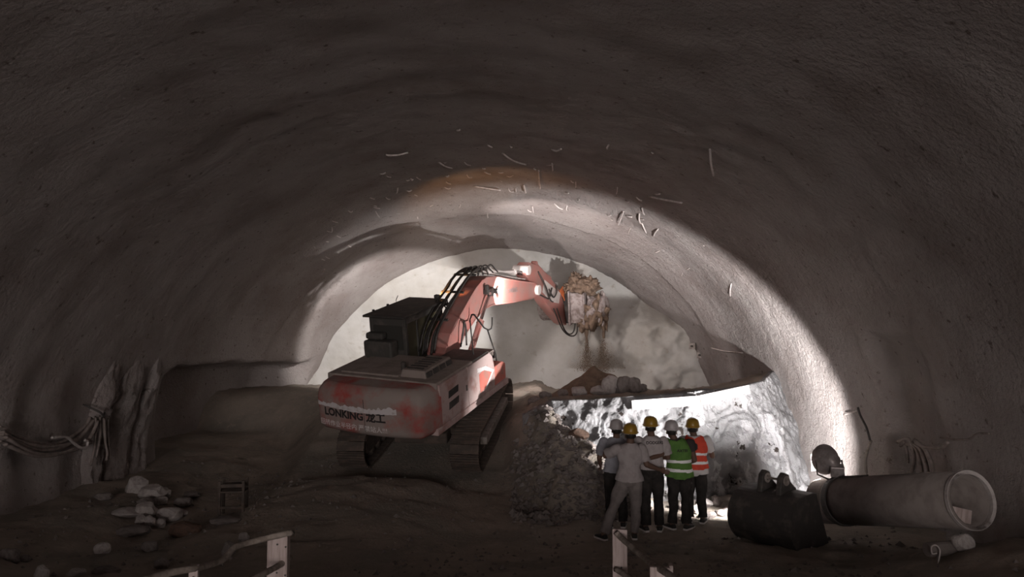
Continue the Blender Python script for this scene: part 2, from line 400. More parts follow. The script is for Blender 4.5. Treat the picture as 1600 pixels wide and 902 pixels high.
# plate added below the lens only to block the beam towards workers and bench
b = MB(); src = hc + fd * .06; bot = []; tp = []
for i in range(15):
    a = R(lerp(-46, 19, i / 14)); q = Vector((math.sin(a), math.cos(a), 0)); bot.append(src + q * .235 + Vector((0, 0, -.21))); tp.append(src + q * .235 + Vector((0, 0, .235 * math.tan(R(12)))))
n = 15; b.add(bot + tp + [v * 1.0 + (v - src).normalized() * .006 for v in bot + tp], [(i, i + 1, n + i + 1, n + i) for i in range(n - 1)] + [(2 * n + i, 3 * n + i, 3 * n + i + 1, 2 * n + i + 1) for i in range(n - 1)] + [(n + i, n + i + 1, 3 * n + i + 1, 3 * n + i) for i in range(n - 1)])
b.build('added_beam_block', M['black'], fl)
spot('floodlight_bulb', hc + fd * .06, fd, FLOOD_W, R(91), .35, .09, (1, .965, .94), fl)

# ------------------------------------------------------------------ excavator
ex = empty('excavator', EC, (ETILT, 0, -EYAW))
tag(ex, 'dusty red tracked excavator with black cab climbing the dirt ramp, muddy cutter head raised', 'excavator')
UR = -ESW
URM = Matrix.Rotation(UR, 4, 'Z')
def U(b, name, m, parent=ex, **k):
    return b.build(name, M[m], parent, rotz=UR if parent is ex else None, **k)
# --- undercarriage
MB().box((0, 0, .62), (1.9, 1.5, .42)).box((0, 0, .45), (1.2, 2.2, .25)).build('car_body', M['track'], ex, bevel=.04)
MB().cyl((0, 0, .8), (0, 0, 1.06), .62, 28).build('slewing_ring', M['black'], ex)
def make_track(sx):
    cx = sx * 1.22; hw = .33; rr = .40; zc = .47; hl = 1.66
    tr = MB().prism([(-1.55, .25), (1.55, .25), (1.62, .42), (1.5, .68), (-1.5, .68), (-1.62, .42)], cx - .17, cx + .17).build('track', M['track'], ex, bevel=.03)
    sp = MB().prism([(-1.3, .44), (1.25, .44), (1.25, .60), (-1.3, .60)], cx + sx * .16, cx + sx * .315).build('track_guard', M['scuff'], tr, bevel=.008)
    for y, nm in ((hl, 'idler_wheel'), (-hl, 'drive_sprocket')):
        MB().lathe([(.0, -.16), (.12, -.16), (.15, -.09), (.33, -.08), (.35, -.05), (.35, .05), (.33, .08), (.15, .09), (.12, .16), (0, .16)], (cx, y, zc), (1, 0, 0), 22).build(nm, M['track'], tr)
    me = None
    for i in range(7):
        y = -1.2 + 2.4 * i / 6
        if me is None:
            me = MB().lathe([(0, -.17), (.06, -.17), (.12, -.13), (.12, .13), (.06, .17), (0, .17)], (0, 0, 0), (1, 0, 0), 14).mesh('bottom_roller'); me.materials.append(M['track'])
        o = link('bottom_roller', me, tr); o.location = (cx, y, .2)
    # shoes round the stadium path
    sh = MB().box((0, 0, 0), (.60, .185, .03)).box((0, -.06, .025), (.60, .02, .04)).box((0, .0, .02), (.60, .018, .03)).box((0, .06, .025), (.60, .02, .04))
    sme = sh.mesh('track_shoe'); sme.materials.append(M['track'])
    per = 4 * hl + 2 * math.pi * rr; n = 46
    for i in range(n):
        s = per * i / n
        if s < 2 * hl: p = (-hl + s, zc - rr); a = math.pi
        elif s < 2 * hl + math.pi * rr:
            t = (s - 2 * hl) / rr; p = (hl + rr * math.sin(t), zc - rr * math.cos(t)); a = math.pi + t
        elif s < 4 * hl + math.pi * rr: p = (hl - (s - 2 * hl - math.pi * rr), zc + rr); a = 0
        else:
            t = (s - 4 * hl - math.pi * rr) / rr; p = (-hl - rr * math.sin(t), zc + rr * math.cos(t)); a = t
        o = link('track_shoe', sme, tr); o.location = (cx, p[0], p[1]); o.rotation_euler = (a, 0, 0)
for sx in (-1, 1): make_track(sx)
# --- upper frame and counterweight
U(MB().prism([(-2.15, 1.06), (1.32, 1.06), (1.32, 1.20), (-2.15, 1.20)], -1.36, 1.36), 'main_frame', 'pink', bevel=.02)
U(MB().box((0, .1, 1.0), (1.5, 2.6, .16)), 'frame_belly', 'black', bevel=.02)
def y_rear(x):
    t = abs(x) / 1.36; y = -2.66 + .16 * t * t
    if t > .86: y += .55 * ((t - .86) / .14) ** 2.2
    return y
def cw_ring(z, k):
    pts = [(1.36 * 1.0 - k, -1.95)]
    for i in range(41):
        x = 1.36 * math.cos(math.pi * i / 40); pts.append((x * (1.36 - k) / 1.36, y_rear(x) + k))
    pts.append((-1.36 + k, -1.95)); return [(p[0], p[1], z) for p in pts]
b = MB(); zs = [(1.07, .16), (1.10, .07), (1.16, .02), (1.24, 0), (1.80, 0), (1.94, .03), (2.03, .09), (2.08, .18)]
rings = [cw_ring(*z) for z in zs]; n = len(rings[0])
b.add([p for r in rings for p in r], [(i * n + j, i * n + j + 1, (i + 1) * n + j + 1, (i + 1) * n + j) for i in range(len(zs) - 1) for j in range(n - 1)] + [tuple(range(n))[::-1], tuple((len(zs) - 1) * n + j for j in range(n))] + [(i * n, (i + 1) * n, (i + 1) * n + n - 1, i * n + n - 1) for i in range(len(zs) - 1)])
cw = U(b, 'counterweight', 'cwred', smooth=False)
for p in cw.data.polygons: p.use_smooth = abs(p.normal.z) < .97 and len(p.vertices) == 4
MB().tube([(0, y_rear(0) - .004, 1.20), (0, y_rear(0) - .004, 1.86)], .006, 6).build('seam', M['black'], cw)
def text_mesh(body, size, bold=0, space=1.0):
    cu = bpy.data.curves.new('text', 'FONT'); cu.body = body; cu.size = size; cu.align_x = 'CENTER'; cu.align_y = 'CENTER'; cu.space_character = space
    cu.offset = bold; cu.resolution_u = 3
    ob = bpy.data.objects.new('text', cu); col.objects.link(ob); dg = bpy.context.evaluated_depsgraph_get(); dg.update()
    me = bpy.data.meshes.new_from_object(ob.evaluated_get(dg)); bpy.data.objects.remove(ob); bpy.data.curves.remove(cu); return me
def cw_text(body, size, xc, zc, m, name, width, dz=0, bold=0):
    me = text_mesh(body, size, bold); xs = [v.co.x for v in me.vertices]; k = width / (max(xs) - min(xs)); x0 = (max(xs) + min(xs)) / 2
    for v in me.vertices:
        x = xc + (v.co.x - x0) * k; v.co = Vector((x, y_rear(x) - .005, zc + v.co.y + dz * x))
    me.materials.clear(); o = link(name, me, cw, M[m]); return o
cw_text('LONKING 龙工', .22, -.27, 1.495, 'letter', 'lettering', 1.5, bold=.009)['label'] = 'black brand lettering half scraped away'
cw_text('回转作业半径内 严禁站人!!!', .135, -.33, 1.255, 'white', 'warning_text', 1.65)['label'] = 'white warning characters'
# white band of scraped paint
b = MB(); top = []; bot = []
for i in range(64):
    x = -1.22 + 1.95 * i / 63; v = Vector((x * 6, 0, 2)); zt = 1.70 + .05 * noise.noise(v) + .035 * noise.noise(v * 3.1) - .02 * (1 - abs(x)) + (.03 if x > .3 else 0)
    zb = 1.575 + .035 * abs(x + .1) + .012 * noise.noise(v * 2.3)
    top.append((x, y_rear(x) - .008, zt)); bot.append((x, y_rear(x) - .008, zb))
b.add(bot + top, [(i, i + 1, i + 65, i + 64) for i in range(63)]); b.build('scrape_band', M['scrape'], cw)
# --- engine deck
hood = U(MB().box((.0, -1.22, 2.04), (2.62, 1.62, .14)).box((-.35, -1.2, 2.125), (1.4, 1.4, .05)), 'engine_hood', 'dust', bevel=.025, jitter=.01)
vb = U(MB().box((.66, -1.25, 2.17), (.62, 1.15, .18), taper=(.86, .95)), 'hood_vent', 'dust', bevel=.02)
for i in range(4):
    MB().box((.965, -1.68 + i * .28, 2.17), (.03, .20, .10), (0, -.18, 0)).build('vent_slot', M['black'], vb)
for i in range(6):
    MB().box((.64, -1.66 + i * .15, 2.265), (.38, .07, .012)).build('vent_slat', M['black'], vb)
MB().lathe([(.0, 0), (.055, 0), (.055, .16), (.04, .18), (0, .18)], (.25, -1.5, 2.14), (0, 0, 1), 14).build('exhaust_stub', M['black'], vb)
U(MB().box((.0, -1.35, 1.6), (2.5, 1.25, .84)), 'engine_body', 'black', bevel=.01)
U(MB().prism([(-.45, 1.2), (.62, 1.2), (.62, 1.95), (.40, 2.10), (-.45, 2.10)], .42, 1.30), 'fuel_tank', 'black', bevel=.02)
U(MB().box((-.05, -.1, 1.5), (.9, 1.1, .7)), 'valve_compartment', 'black', bevel=.02)
# --- right side panels
sp = U(MB().prism([(-1.98, 1.21), (-.76, 1.21), (-.74, 1.98), (-.80, 2.06), (-1.98, 2.06)], 1.30, 1.352), 'side_door', 'pink', bevel=.012)
for k in range(2):
    z = 1.76 - k * .24
    MB().prism([(-1.64, z - .09), (-1.22, z - .06), (-1.20, z + .08), (-1.62, z + .06)], 1.348, 1.358).build('louvre_slot', M['black'], sp)
MB().box((1.36, -.84, 1.64), (.02, .03, .12)).build('door_latch', M['black'], sp)
s2 = U(MB().prism([(-.73, 1.21), (.56, 1.21), (.60, 1.60), (.50, 1.95), (.36, 2.08), (-.73, 2.06)], 1.30, 1.352), 'side_panel', 'pink', bevel=.012)
MB().prism([(-.20, 1.32), (.05, 1.32), (.44, 1.62), (.02, 1.78), (-.22, 1.74)], 1.35, 1.357).build('red_decal', M['red'], s2)
MB().prism([(-.30, 1.90), (.12, 1.84), (.54, 1.62), (.10, 1.30), (.0, 1.30), (.42, 1.61), (.05, 1.76), (-.30, 1.80)], 1.35, 1.36).build('white_stripe_decal', M['white'], s2)
U(MB().prism([(.64, 1.21), (1.24, 1.21), (1.24, 1.58), (1.10, 1.66), (.64, 1.66)], .74, 1.33), 'tool_box', 'red', bevel=.02)
# --- cab
CX0, CX1, CY0, CY1, CZ0, CZ1 = -1.22, -.27, -.50, 1.22, 1.18, 2.97
b = MB(); t = .09
for x in (CX0 + t / 2, CX1 - t / 2):
    for y in (CY0 + t / 2, CY1 - t / 2): b.box((x, y, (CZ0 + CZ1) / 2), (t, t, CZ1 - CZ0))
b.box(((CX0 + CX1) / 2, CY0 + .03, 1.72), (CX1 - CX0, .05, 1.05))
b.box(((CX0 + CX1) / 2, CY0 + .03, 2.88), (CX1 - CX0, .05, .18))
for x in (CX0 + .03, CX1 - .03):
    b.box((x, (CY0 + CY1) / 2, 1.55), (.05, CY1 - CY0, .72)); b.box((x, (CY0 + CY1) / 2, 2.90), (.05, CY1 - CY0, .14)); b.box((x, .02, 2.3), (.05, .06, 1.1))
b.box(((CX0 + CX1) / 2, CY1 - .03, 1.45), (CX1 - CX0, .05, .52)); b.box(((CX0 + CX1) / 2, (CY0 + CY1) / 2, CZ1), (CX1 - CX0, CY1 - CY0, .05))
cab = U(b, 'cab', 'cabdark', bevel=.012)
MB().box(((CX0 + CX1) / 2, CY0 + .035, 2.51), (CX1 - CX0 - 2 * t, .012, .58)).build('rear_window', M['darkglass'], cab)
for x, y, ly in ((CX1 - .035, .61, 1.06), (CX1 - .035, -.21, .42), (CX0 + .035, .61, 1.06), (CX0 + .035, -.21, .42)):
    MB().box((x, y, 2.37), (.012, ly, .94)).build('side_window', M['glass'], cab)
MB().box(((CX0 + CX1) / 2, CY1 - .035, 2.28), (CX1 - CX0 - 2 * t, .012, 1.2)).build('windscreen', M['glass'], cab)
MB().box((-.75, .25, 1.75), (.5, .5, .16)).box((-.75, .0, 2.15), (.46, .14, .72)).build('operator_seat', M['black'], cab, bevel=.04)
rg = U(MB().prism([(-.66, 3.0), (1.34, 3.0), (1.34, 3.05), (-.66, 3.05)], CX0 - .06, CX1 + .08).prism([(1.30, 2.88), (1.42, 2.86), (1.36, 3.05), (1.30, 3.05)], CX0 - .06, CX1 + .08), 'roof_guard', 'black', bevel=.01)
U(MB().box((-.85, -.66, 1.85), (.74, .30, 1.3)).box((-.98, -.62, 2.58), (.46, .2, .16)), 'rear_locker', 'cabdark', bevel=.05)
MB().box((-.34, 1.12, 3.13), (.12, .12, .12)).build('lamp_case', M['black'], rg, bevel=.01)
MB().box((-.34, 1.185, 3.13), (.09, .01, .09)).build('lamp_lens', M['lensw'], rg)
b = MB(); b.tube(catmull([(CX1 + .02, 1.28, 2.9), (CX1 + .06, 1.40, 2.7), (CX1 + .09, 1.42, 2.45), (CX1 + .14, 1.5, 2.30), (CX1 + .10, 1.5, 2.15)]), .018, 6); U(b, 'grab_rail', 'black')
MB().tube([(-1.1, .5, 3.05), (-1.1, .48, 3.16), (-1.08, .55, 3.26)], .008, 6).build('antenna', M['black'], rg)
for y in (-.3, .3): MB().box((-1.22, y, 3.07), (.04, .05, .06)).build('guard_bolt', M['black'], rg)
# --- boom
BP = [(.22, 1.62), (.12, 2.05), (.45, 2.44), (.95, 2.76), (1.42, 3.02), (1.85, 3.24), (2.2, 3.36), (2.5, 3.40), (3.0, 3.33), (4.6, 2.92), (5.7, 2.66), (6.02, 2.54), (6.12, 2.38), (6.0, 2.22), (5.5, 2.20), (4.1, 2.38), (2.75, 2.60), (2.3, 2.60), (1.75, 2.46), (1.1, 2.20), (.66, 1.84), (.55, 1.62)]
BX0, BX1 = -.14, .34
boom = U(MB().prism(BP, BX0, BX1), 'boom', 'boomred', bevel=.012)
b = MB(); b.tube([(BX1, y, z - .02) for y, z in BP[2:11]], .022, 6); b.build('flange', M['boomred'], boom)
b = MB(); b.tube([(BX1, y, z + .02) for y, z in BP[14:21]], .022, 6); b.build('flange', M['boomred'], boom)
b = MB(); b.lathe([(.0, -.34), (.15, -.34), (.15, .34), (0, .34)], ((BX0 + BX1) / 2, 5.86, 2.40), (1, 0, 0), 20); b.build('pivot_pin', M['silver'], boom, bevel=.01)
me = text_mesh('LONKING', .17, .004)
for v in me.vertices: v.co = Vector((BX1 + .004, 4.05 + v.co.x, 2.74 + v.co.y - .13 * v.co.x))
me.materials.clear(); link('lettering', me, boom, M['lampgrey'])['label'] = 'faded grey lettering'
def cylinder(name, x, p0, p1, r, frac, m):
    a = Vector((x, *p0)); c = Vector((x, *p1)); mid = a.lerp(c, frac)
    o = U(MB().cyl(a, mid, r, 16).lathe([(0, -r), (r * 1.1, -r), (r * 1.1, r), (0, r)], a, (1, 0, 0), 14).cyl(a.lerp(c, frac - .04), mid, r * 1.15, 16), name, m)
    MB().cyl(mid, c, r * .55, 12).lathe([(0, -r), (r, -r), (r, r), (0, r)], c, (1, 0, 0), 14).build('piston_rod', M['chrome'], o); return o
cylinder('boom_cylinder', .47, (1.05, 1.72), (2.36, 3.02), .085, .55, 'boomred')
cylinder('boom_cylinder', -.27, (1.05, 1.72), (2.36, 3.02), .085, .55, 'boomred')
U(MB().prism([(.85, 1.45), (1.25, 1.45), (1.18, 1.80), (1.02, 1.84), (.90, 1.70)], .36, .44).prism([(.85, 1.45), (1.25, 1.45), (1.18, 1.80), (1.02, 1.84), (.90, 1.70)], .52, .60), 'cylinder_bracket', 'black', bevel=.01)
bl = U(MB().box((.42, 2.42, 3.06), (.16, .34, .13)).box((.44, 2.28, 3.14), (.08, .10, .20)).box((.50, 2.62, 3.02), (.12, .10, .12)), 'boom_lamp', 'black', bevel=.015)
MB().tube([(.46, 2.66, 3.02), (.47, 2.83, 2.97)], .01, 6).build('lamp_wire', M['wire'], bl)
MB().box((.47, 2.92, 2.96), (.02, .15, .15), (.7, 0, 0)).build('reflector_tag', M['black'], bl)
cylinder('arm_cylinder', .10, (3.05, 3.46), (5.28, 3.02), .085, .78, 'silver')
# --- hydraulic hoses over the boom
for k in range(9):
    x = -.38 + .065 * k; off = .04 + .05 * (k % 3); pts = []
    for i, (y, z) in enumerate([(.05, 1.95), (.25, 2.35), (.55, 2.62), (1.05, 2.92), (1.55, 3.16), (2.0, 3.38), (2.45, 3.47), (2.95, 3.42)]):
        w = random.uniform(-.02, .02); pts.append((x + w, y - off * .6 + w, z + off + w * .5))
    b = MB().tube(catmull(pts, 5), .026, 6); U(b, 'hydraulic_hose', 'rubber', smooth=True)
for k in range(5):
    x = -.1 + .09 * k; y = 2.35 + .1 * k
    U(MB().tube(catmull([(x, y, 3.42), (x + .03, y - .12, 3.60 + .03 * (k % 2)), (x + .06, y + .08, 3.66), (x + .08, y + .30, 3.50), (x + .05, y + .5, 3.40)], 5), .02, 6), 'hose_loop', 'rubber', smooth=True)
U(MB().tube(catmull([(.42, .75, 2.05), (.50, .80, 2.5), (.44, .95, 2.62), (.40, 1.10, 2.4), (.42, 1.05, 2.0)], 5), .022, 6), 'hose_loop', 'rubber', smooth=True)
for y, z in ((.62, 2.64), (1.5, 3.12), (2.2, 3.42)): U(MB().box((-.1, y - .03, z + .08), (.62, .06, .03), (.5, 0, 0)), 'hose_clamp', 'black')
for k in range(2):
    U(MB().tube([(.05 + .12 * k, 3.0, 3.40), (.05 + .12 * k, 4.4, 3.04), (.05 + .12 * k, 5.4, 2.80)], .022, 6), 'steel_pipe', 'silver')
# --- stick, linkage
SP = [(5.22, 3.00), (5.30, 3.20), (5.55, 3.28), (6.25, 3.06), (6.75, 2.80), (7.5, 2.34), (8.15, 1.86), (8.50, 1.25), (8.72, .82), (8.55, .66), (8.25, .80), (7.45, 1.32), (6.75, 1.82), (6.32, 2.22), (6.0, 2.30), (5.6, 2.62)]
stick = U(MB().prism(SP, -.06, .27), 'stick', 'boomred', bevel=.012)
MB().prism([(6.5, 2.2), (7.2, 1.75), (7.9, 1.55), (8.1, 1.85), (7.4, 2.2), (6.7, 2.55)], .268, .28).build('side_plate', M['silver'], stick)
b = MB(); b.lathe([(.0, -.24), (.14, -.24), (.14, .24), (0, .24)], (.10, 5.36, 3.08), (1, 0, 0), 18); b.build('pivot_pin', M['silver'], stick)
cylinder('cutter_cylinder', .10, (6.35, 3.10), (8.05, 2.14), .08, .7, 'boomred')
for x in (.30, -.10): U(MB().prism([(7.95, 1.95), (8.25, 2.05), (8.62, 1.75), (8.78, .95), (8.62, .86), (8.36, 1.60)], x - .02, x + .02), 'link_plate', 'orange', bevel=.008)
U(MB().box((.34, 8.60, 1.32), (.46, .34, 1.15), (0.2, 0, 0)), 'cutter_mount', 'black', bevel=.03)
U(MB().box((.22, 8.48, 1.12), (.10, .26, .62), (0.15, 0, 0)), 'mount_lug', 'orange', bevel=.02)
def lumpy(c, s, amp, seed, sub=4, fr=2.2):
    bm = bmesh.new(); bmesh.ops.create_icosphere(bm, subdivisions=sub, radius=1)
    for v in bm.verts:
        d = 1 + amp * fbm(v.co * fr + Vector((seed, seed * 1.7, 0)), 4) * 1.3; v.co = Vector((v.co.x * s[0], v.co.y * s[1], v.co.z * s[2])) * d + Vector(c)
    me = bpy.data.meshes.new('lump'); bm.to_mesh(me); bm.free()
    me.polygons.foreach_set('use_smooth', [True] * len(me.polygons)); return me
cut = U(MB().box((.80, 8.45, 1.35), (.62, .66, 1.0), taper=(.9, .9)).box((.56, 8.45, 1.35), (.07, .82, 1.16)).box((1.06, 8.45, 1.35), (.07, .78, 1.10)), 'cutter_head', 'greymud', bevel=.04, jitter=.05)
def drum(x0, x1, nm):
    prof = [(0, 0), (.36, 0), (.46, .05), (.47, (x1 - x0) * .5), (.43, (x1 - x0) * .9), (.30, x1 - x0), (0, x1 - x0)]
    d = MB().lathe(prof, (x0, 8.45, 1.30), (1, 0, 0), 26).build(nm, M['greymud'], cut, jitter=.06)
    return d
drum(1.14, 1.72, 'cutting_drum'); drum(-.55, -.05, 'cutting_drum')
pk = MB().lathe([(0, -.03), (.045, -.03), (.04, .06), (.018, .13), (0, .14)], (0, 0, 0), (0, 0, 1), 8).mesh('cutter_pick'); pk.materials.append(M['greymud'])
for i in range(26):
    a = i * 2.4; x = 1.2 + .48 * (i % 7) / 6; o = link('cutter_pick', pk, cut); o.location = (x, 8.45 + .48 * math.cos(a), 1.30 + .48 * math.sin(a)); o.rotation_euler = (a - math.pi / 2, 0, 0)
for nm, c, s, seed in (('mud_clump', (.95, 8.40, 2.02), (.46, .36, .26), 1), ('mud_clump', (.72, 8.35, 2.22), (.20, .2, .26), 2), ('mud_clump', (1.22, 8.4, 2.12), (.22, .22, .20), 3), ('mud_clump', (.48, 8.36, 1.98), (.20, .2, .14), 4), ('mud_clump', (1.44, 8.3, 1.20), (.30, .40, .46), 5), ('mud_clump', (1.02, 8.35, .84), (.26, .26, .24), 6), ('mud_clump', (1.62, 8.4, .92), (.13, .13, .30), 7)):
    o = link(nm, lumpy(c, s, .55, seed), cut, M['mud'])
MB().tube(catmull([(1.02, 8.35, .75), (1.04, 8.34, .45), (1.05, 8.34, .15)], 4), [.10, .09, .08, .07, .06, .05, .045, .04, .02], 7).build('mud_drip', M['mud'], cut, jitter=.03)
MB().tube(catmull([(1.62, 8.38, .7), (1.63, 8.36, .5), (1.62, 8.36, .32)], 4), [.08, .07, .06, .06, .05, .045, .04, .03, .015], 7).build('mud_drip', M['mud'], cut, jitter=.03)
for pts in ([(.32, 7.6, 1.45), (.36, 8.0, .75), (.42, 8.35, .42), (.55, 8.5, .48), (.62, 8.5, .85)], [(.32, 7.3, 1.5), (.38, 7.9, .68), (.50, 8.4, .34), (.66, 8.5, .45), (.70, 8.5, .90)], [(.33, 5.9, 2.3), (.36, 6.6, 2.0), (.34, 6.9, 1.95), (.32, 7.2, 2.2)], [(.30, 6.15, 2.9), (.38, 6.5, 2.4), (.36, 6.9, 1.9), (.34, 7.2, 1.75)], [(.30, 7.0, 2.2), (.36, 7.2, 1.9), (.36, 7.5, 2.0), (.32, 7.6, 2.2)]):
    U(MB().tube(catmull(pts, 6), .024, 6), 'hydraulic_hose', 'rubber', smooth=True)
# --- hand rails
rl = [(.01, 2.12), (-.06, 2.93), (.05, 3.02), (.17, 2.99), (.62, 2.58), (.85, 2.47), (1.00, 2.47), (1.05, 2.54), (1.08, 2.72)]
U(MB().tube([(1.12, y, z) for y, z in rl], .018, 8).tube([(1.12, .80, 2.48), (1.12, .95, 2.2), (1.12, 1.18, 1.80), (1.12, 1.2, 1.6)], .018, 8), 'hand_rail', 'black', smooth=True)
U(MB().box((.98, .74, 2.0), (.5, .20, .02)).box((.98, .85, 1.94), (.45, .02, .15)), 'front_step', 'dust')
# --- its own work lamps
def upt(p): return URM @ Vector(p)
spot('boom_lamp_bulb', upt((.60, 2.74, 3.02)), (URM.to_3x3() @ Vector((-.03, 1, -.25))), BOOM_W, R(115), .3, .05, (1, .90, .86), ex)
spot('cab_lamp_bulb', upt((-.34, 1.22, 3.16)), (URM.to_3x3() @ Vector((.12, .85, .30))), CAB_W, R(110), .5, .04, (1, .50, .18), ex)
MB().box((CX0 + .12, CY1 + .16, 2.86), (.12, .08, .11)).build('lamp_case', M['black'], rg, bevel=.01)
spot('cab_side_lamp_bulb', upt((CX0 + .12, CY1 + .24, 2.84)), (URM.to_3x3() @ Vector((-.62, .78, -.36))), LEFT_W, R(56), .35, .05, (1, .95, .91), ex)
wl = U(MB().box((.98, 1.28, 1.74), (.16, .10, .14)).box((.98, 1.25, 1.65), (.03, .03, .08)), 'work_lamp', 'black', bevel=.01)
MB().box((.98, 1.334, 1.74), (.13, .01, .11)).build('lens', M['lens'], wl)
spot('frame_lamp_bulb', upt((.98, 1.36, 1.74)), (URM.to_3x3() @ Vector((-.25, 1, -.08))), FRAME_W, R(92), .6, .05, (1, .93, .88), ex)

# ------------------------------------------------------------------ concrete pipe, detached bucket and things around them
def thick_tube(p0, p1, ro, ri, seg=40):
    p0 = Vector(p0); p1 = Vector(p1); d = p1 - p0; b = MB()
    b.lathe([(ro, 0), (ro, d.length), (ri, d.length), (ri, 0)], p0, d, seg, closed=True); return b
PA = at(1519, 782, 9.2); PB = at(1311, 783, 11.55)
pipe = empty('concrete_pipe', (PA.x, PA.y, PA.z - .35))
tag(pipe, 'long round concrete pipe lying beside the tunnel wall with its open end facing forward', 'pipe')
def rel(p, o): return Vector(p) - o.location
b = thick_tube(rel(PA, pipe), rel(PB, pipe), .352, .312); o = b.build('barrel', M['concrete'], pipe)
for p in o.data.polygons: p.use_smooth = True
o.data.shade_smooth() if hasattr(o.data, 'shade_smooth') else None
ax = (PB - PA).normalized()
b = thick_tube(rel(PB - ax * .16, pipe), rel(PB - ax * .06, pipe), .372, .35); b.build('joint_collar', M['black'], pipe)
b = thick_tube(rel(PA, pipe), rel(PA + ax * .05, pipe), .36, .311); b.build('rim', M['palerock'], pipe)
b = thick_tube(rel(PB + ax * .02, pipe), rel(PB + ax * .35, pipe), .345, .31); b.build('next_section', M['concrete'], pipe)
b = MB().cyl(rel(PB - ax * .3, pipe), rel(PB - ax * .2, pipe), .315, 24); b.build('added_light_stop', M['dirt'], pipe)  # disc added inside the pipe to stop light and keep its interior dark
c = PA + ax * .22; u, v = frame_from(ax)
bo = MB().box((0, 0, 0), (.34, .03, .17)).build('board_offcut', M['wood'], None, bevel=.004)
bo.location = PA + ax * .16 + Vector((-.07, 0, -.17)); bo.rotation_euler = (R(-12), R(12), R(-8))
tag(bo, 'short pale board offcut standing inside the mouth of the concrete pipe', 'board')
# detached excavator bucket
bk = empty('bucket', at(1216, 818, 11.5), (R(8), 0, R(-52)))
bk.location.z = H(bk.location.x, bk.location.y) - .06
tag(bk, 'dark detached digging bucket lying tipped over with two hinge ears up, beside the concrete pipe', 'bucket')
prof = [(.50, .02), (.25, .0), (-.10, .04), (-.34, .18), (-.47, .42), (-.43, .66), (-.24, .84), (.05, .88), (.30, .84)]
cur = catmull([(0, a, b_) for a, b_ in prof], 4)
b = MB(); inn = [Vector((0, p.y * .95, .03 + p.z * .94)) for p in cur]
for x0, x1 in ((-.52, .52),):
    n = len(cur); vs = [(x0, p.y, p.z) for p in cur] + [(x1, p.y, p.z) for p in cur] + [(x0, p.y, p.z) for p in inn] + [(x1, p.y, p.z) for p in inn]
    fs = [(i, i + 1, n + i + 1, n + i) for i in range(n - 1)] + [(2 * n + i, 3 * n + i, 3 * n + i + 1, 2 * n + i + 1) for i in range(n - 1)]
    fs += [(0, n, 3 * n, 2 * n), (n - 1, 3 * n - 1, 4 * n - 1, 2 * n - 1)] + [(i, 2 * n + i, 2 * n + i + 1, i + 1) for i in range(n - 1)] + [(n + i, n + i + 1, 3 * n + i + 1, 3 * n + i) for i in range(n - 1)]
    b.add(vs, fs)
b.build('shell', M['black'], bk, jitter=.015)
for x in (-.51, .51): MB().prism([(p.y, p.z) for p in cur], x - .02, x + .02).build('side_plate', M['black'], bk)
for x in (-.15, .17):
    ear = [(-.16, .70), (-.15, .84), (-.10, 1.0), (-.05, 1.12), (.04, 1.17), (.13, 1.12), (.17, 1.0), (.30, .86), (.28, .76)]
    e = MB().prism(ear, x - .045, x + .045).build('hinge_ear', M['black'], bk, bevel=.015)
    MB().lathe([(.04, -.06), (.075, -.06), (.075, .06), (.04, .06)], (x, .04, 1.05), (1, 0, 0), 14, closed=True).build('ear_boss', M['scuff'], e)
MB().cyl((-.2, .04, 1.05), (.22, .04, 1.05), .038, 12).build('hinge_pin', M['scuff'], bk)
for i in range(5): MB().box((-.42 + .21 * i, .60, .02), (.09, .24, .06), taper=(1, .6)).build('tooth', M['black'], bk, bevel=.01)
# stones propping the pipe
def make_rock(seed, flat=.7, sub=3, rough=.35):
    bm = bmesh.new(); bmesh.ops.create_icosphere(bm, subdivisions=sub, radius=.5); rnd = random.Random(seed)
    planes = [(Vector((rnd.gauss(0, 1), rnd.gauss(0, 1), rnd.gauss(0, 1))).normalized(), rnd.uniform(.30, .44)) for _ in range(9)]
    for v in bm.verts:
        for n, d in planes:
            k = v.co.dot(n) - d
            if k > 0: v.co -= n * k * .93
        v.co += v.co.normalized() * rough * .16 * fbm(v.co * 3 + Vector((seed, 0, 0)), 3); v.co.z *= flat
    zmin = min(v.co.z for v in bm.verts)
    for v in bm.verts: v.co.z -= zmin
    me = bpy.data.meshes.new('rock'); bm.to_mesh(me); bm.free(); return me
ROCKS = {}
def rock(name, px, py, wpx, hpx, m, label, group=None, seed=0, p=None, sink=.15, yaw=None, cat='rock'):
    p = p or ground_hit(px, py); sc = p.y / F; key = (seed % 6, m)
    if key not in ROCKS:
        me = make_rock(seed % 6 + 1); me.materials.append(M[m]); ROCKS[key] = me
    o = link(name, ROCKS[key]); W = wpx * sc; Hh = hpx * sc
    o.scale = (W / .85, W * .8 / .85, Hh / .55); o.rotation_euler = (0, 0, yaw if yaw is not None else random.uniform(-.5, .5) + (math.pi if seed % 2 else 0))
    o.location = (p.x, p.y, p.z - Hh * sink); tag(o, label, cat, group); return o
rock('pale_rock', 1498, 846, 30, 24, 'palerock', 'pale angular rock wedged under the open mouth of the concrete pipe', seed=2, p=Vector((5.42, 9.05, H(5.42, 9.05))))
b = MB(); b.lathe([(0, -.22), (.075, -.22), (.085, -.2), (.085, .2), (.075, .22), (0, .22)], (0, 0, .085), (1, .15, .03), 14)
o = b.build('concrete_core', M['concrete'], None, smooth=False); pp = Vector((5.22, 9.12, 0)); o.location = (pp.x, pp.y, H(pp.x, pp.y) - .005)
tag(o, 'short concrete cylinder lying on the dirt below the near end of the pipe', 'cylinder')
b = MB(); b.tube(catmull([(0, 0, 0), (.02, -.02, .15), (-.03, -.03, .22), (-.08, -.02, .20), (-.07, -.01, .12), (-.01, 0, .12)], 5), .008, 6)
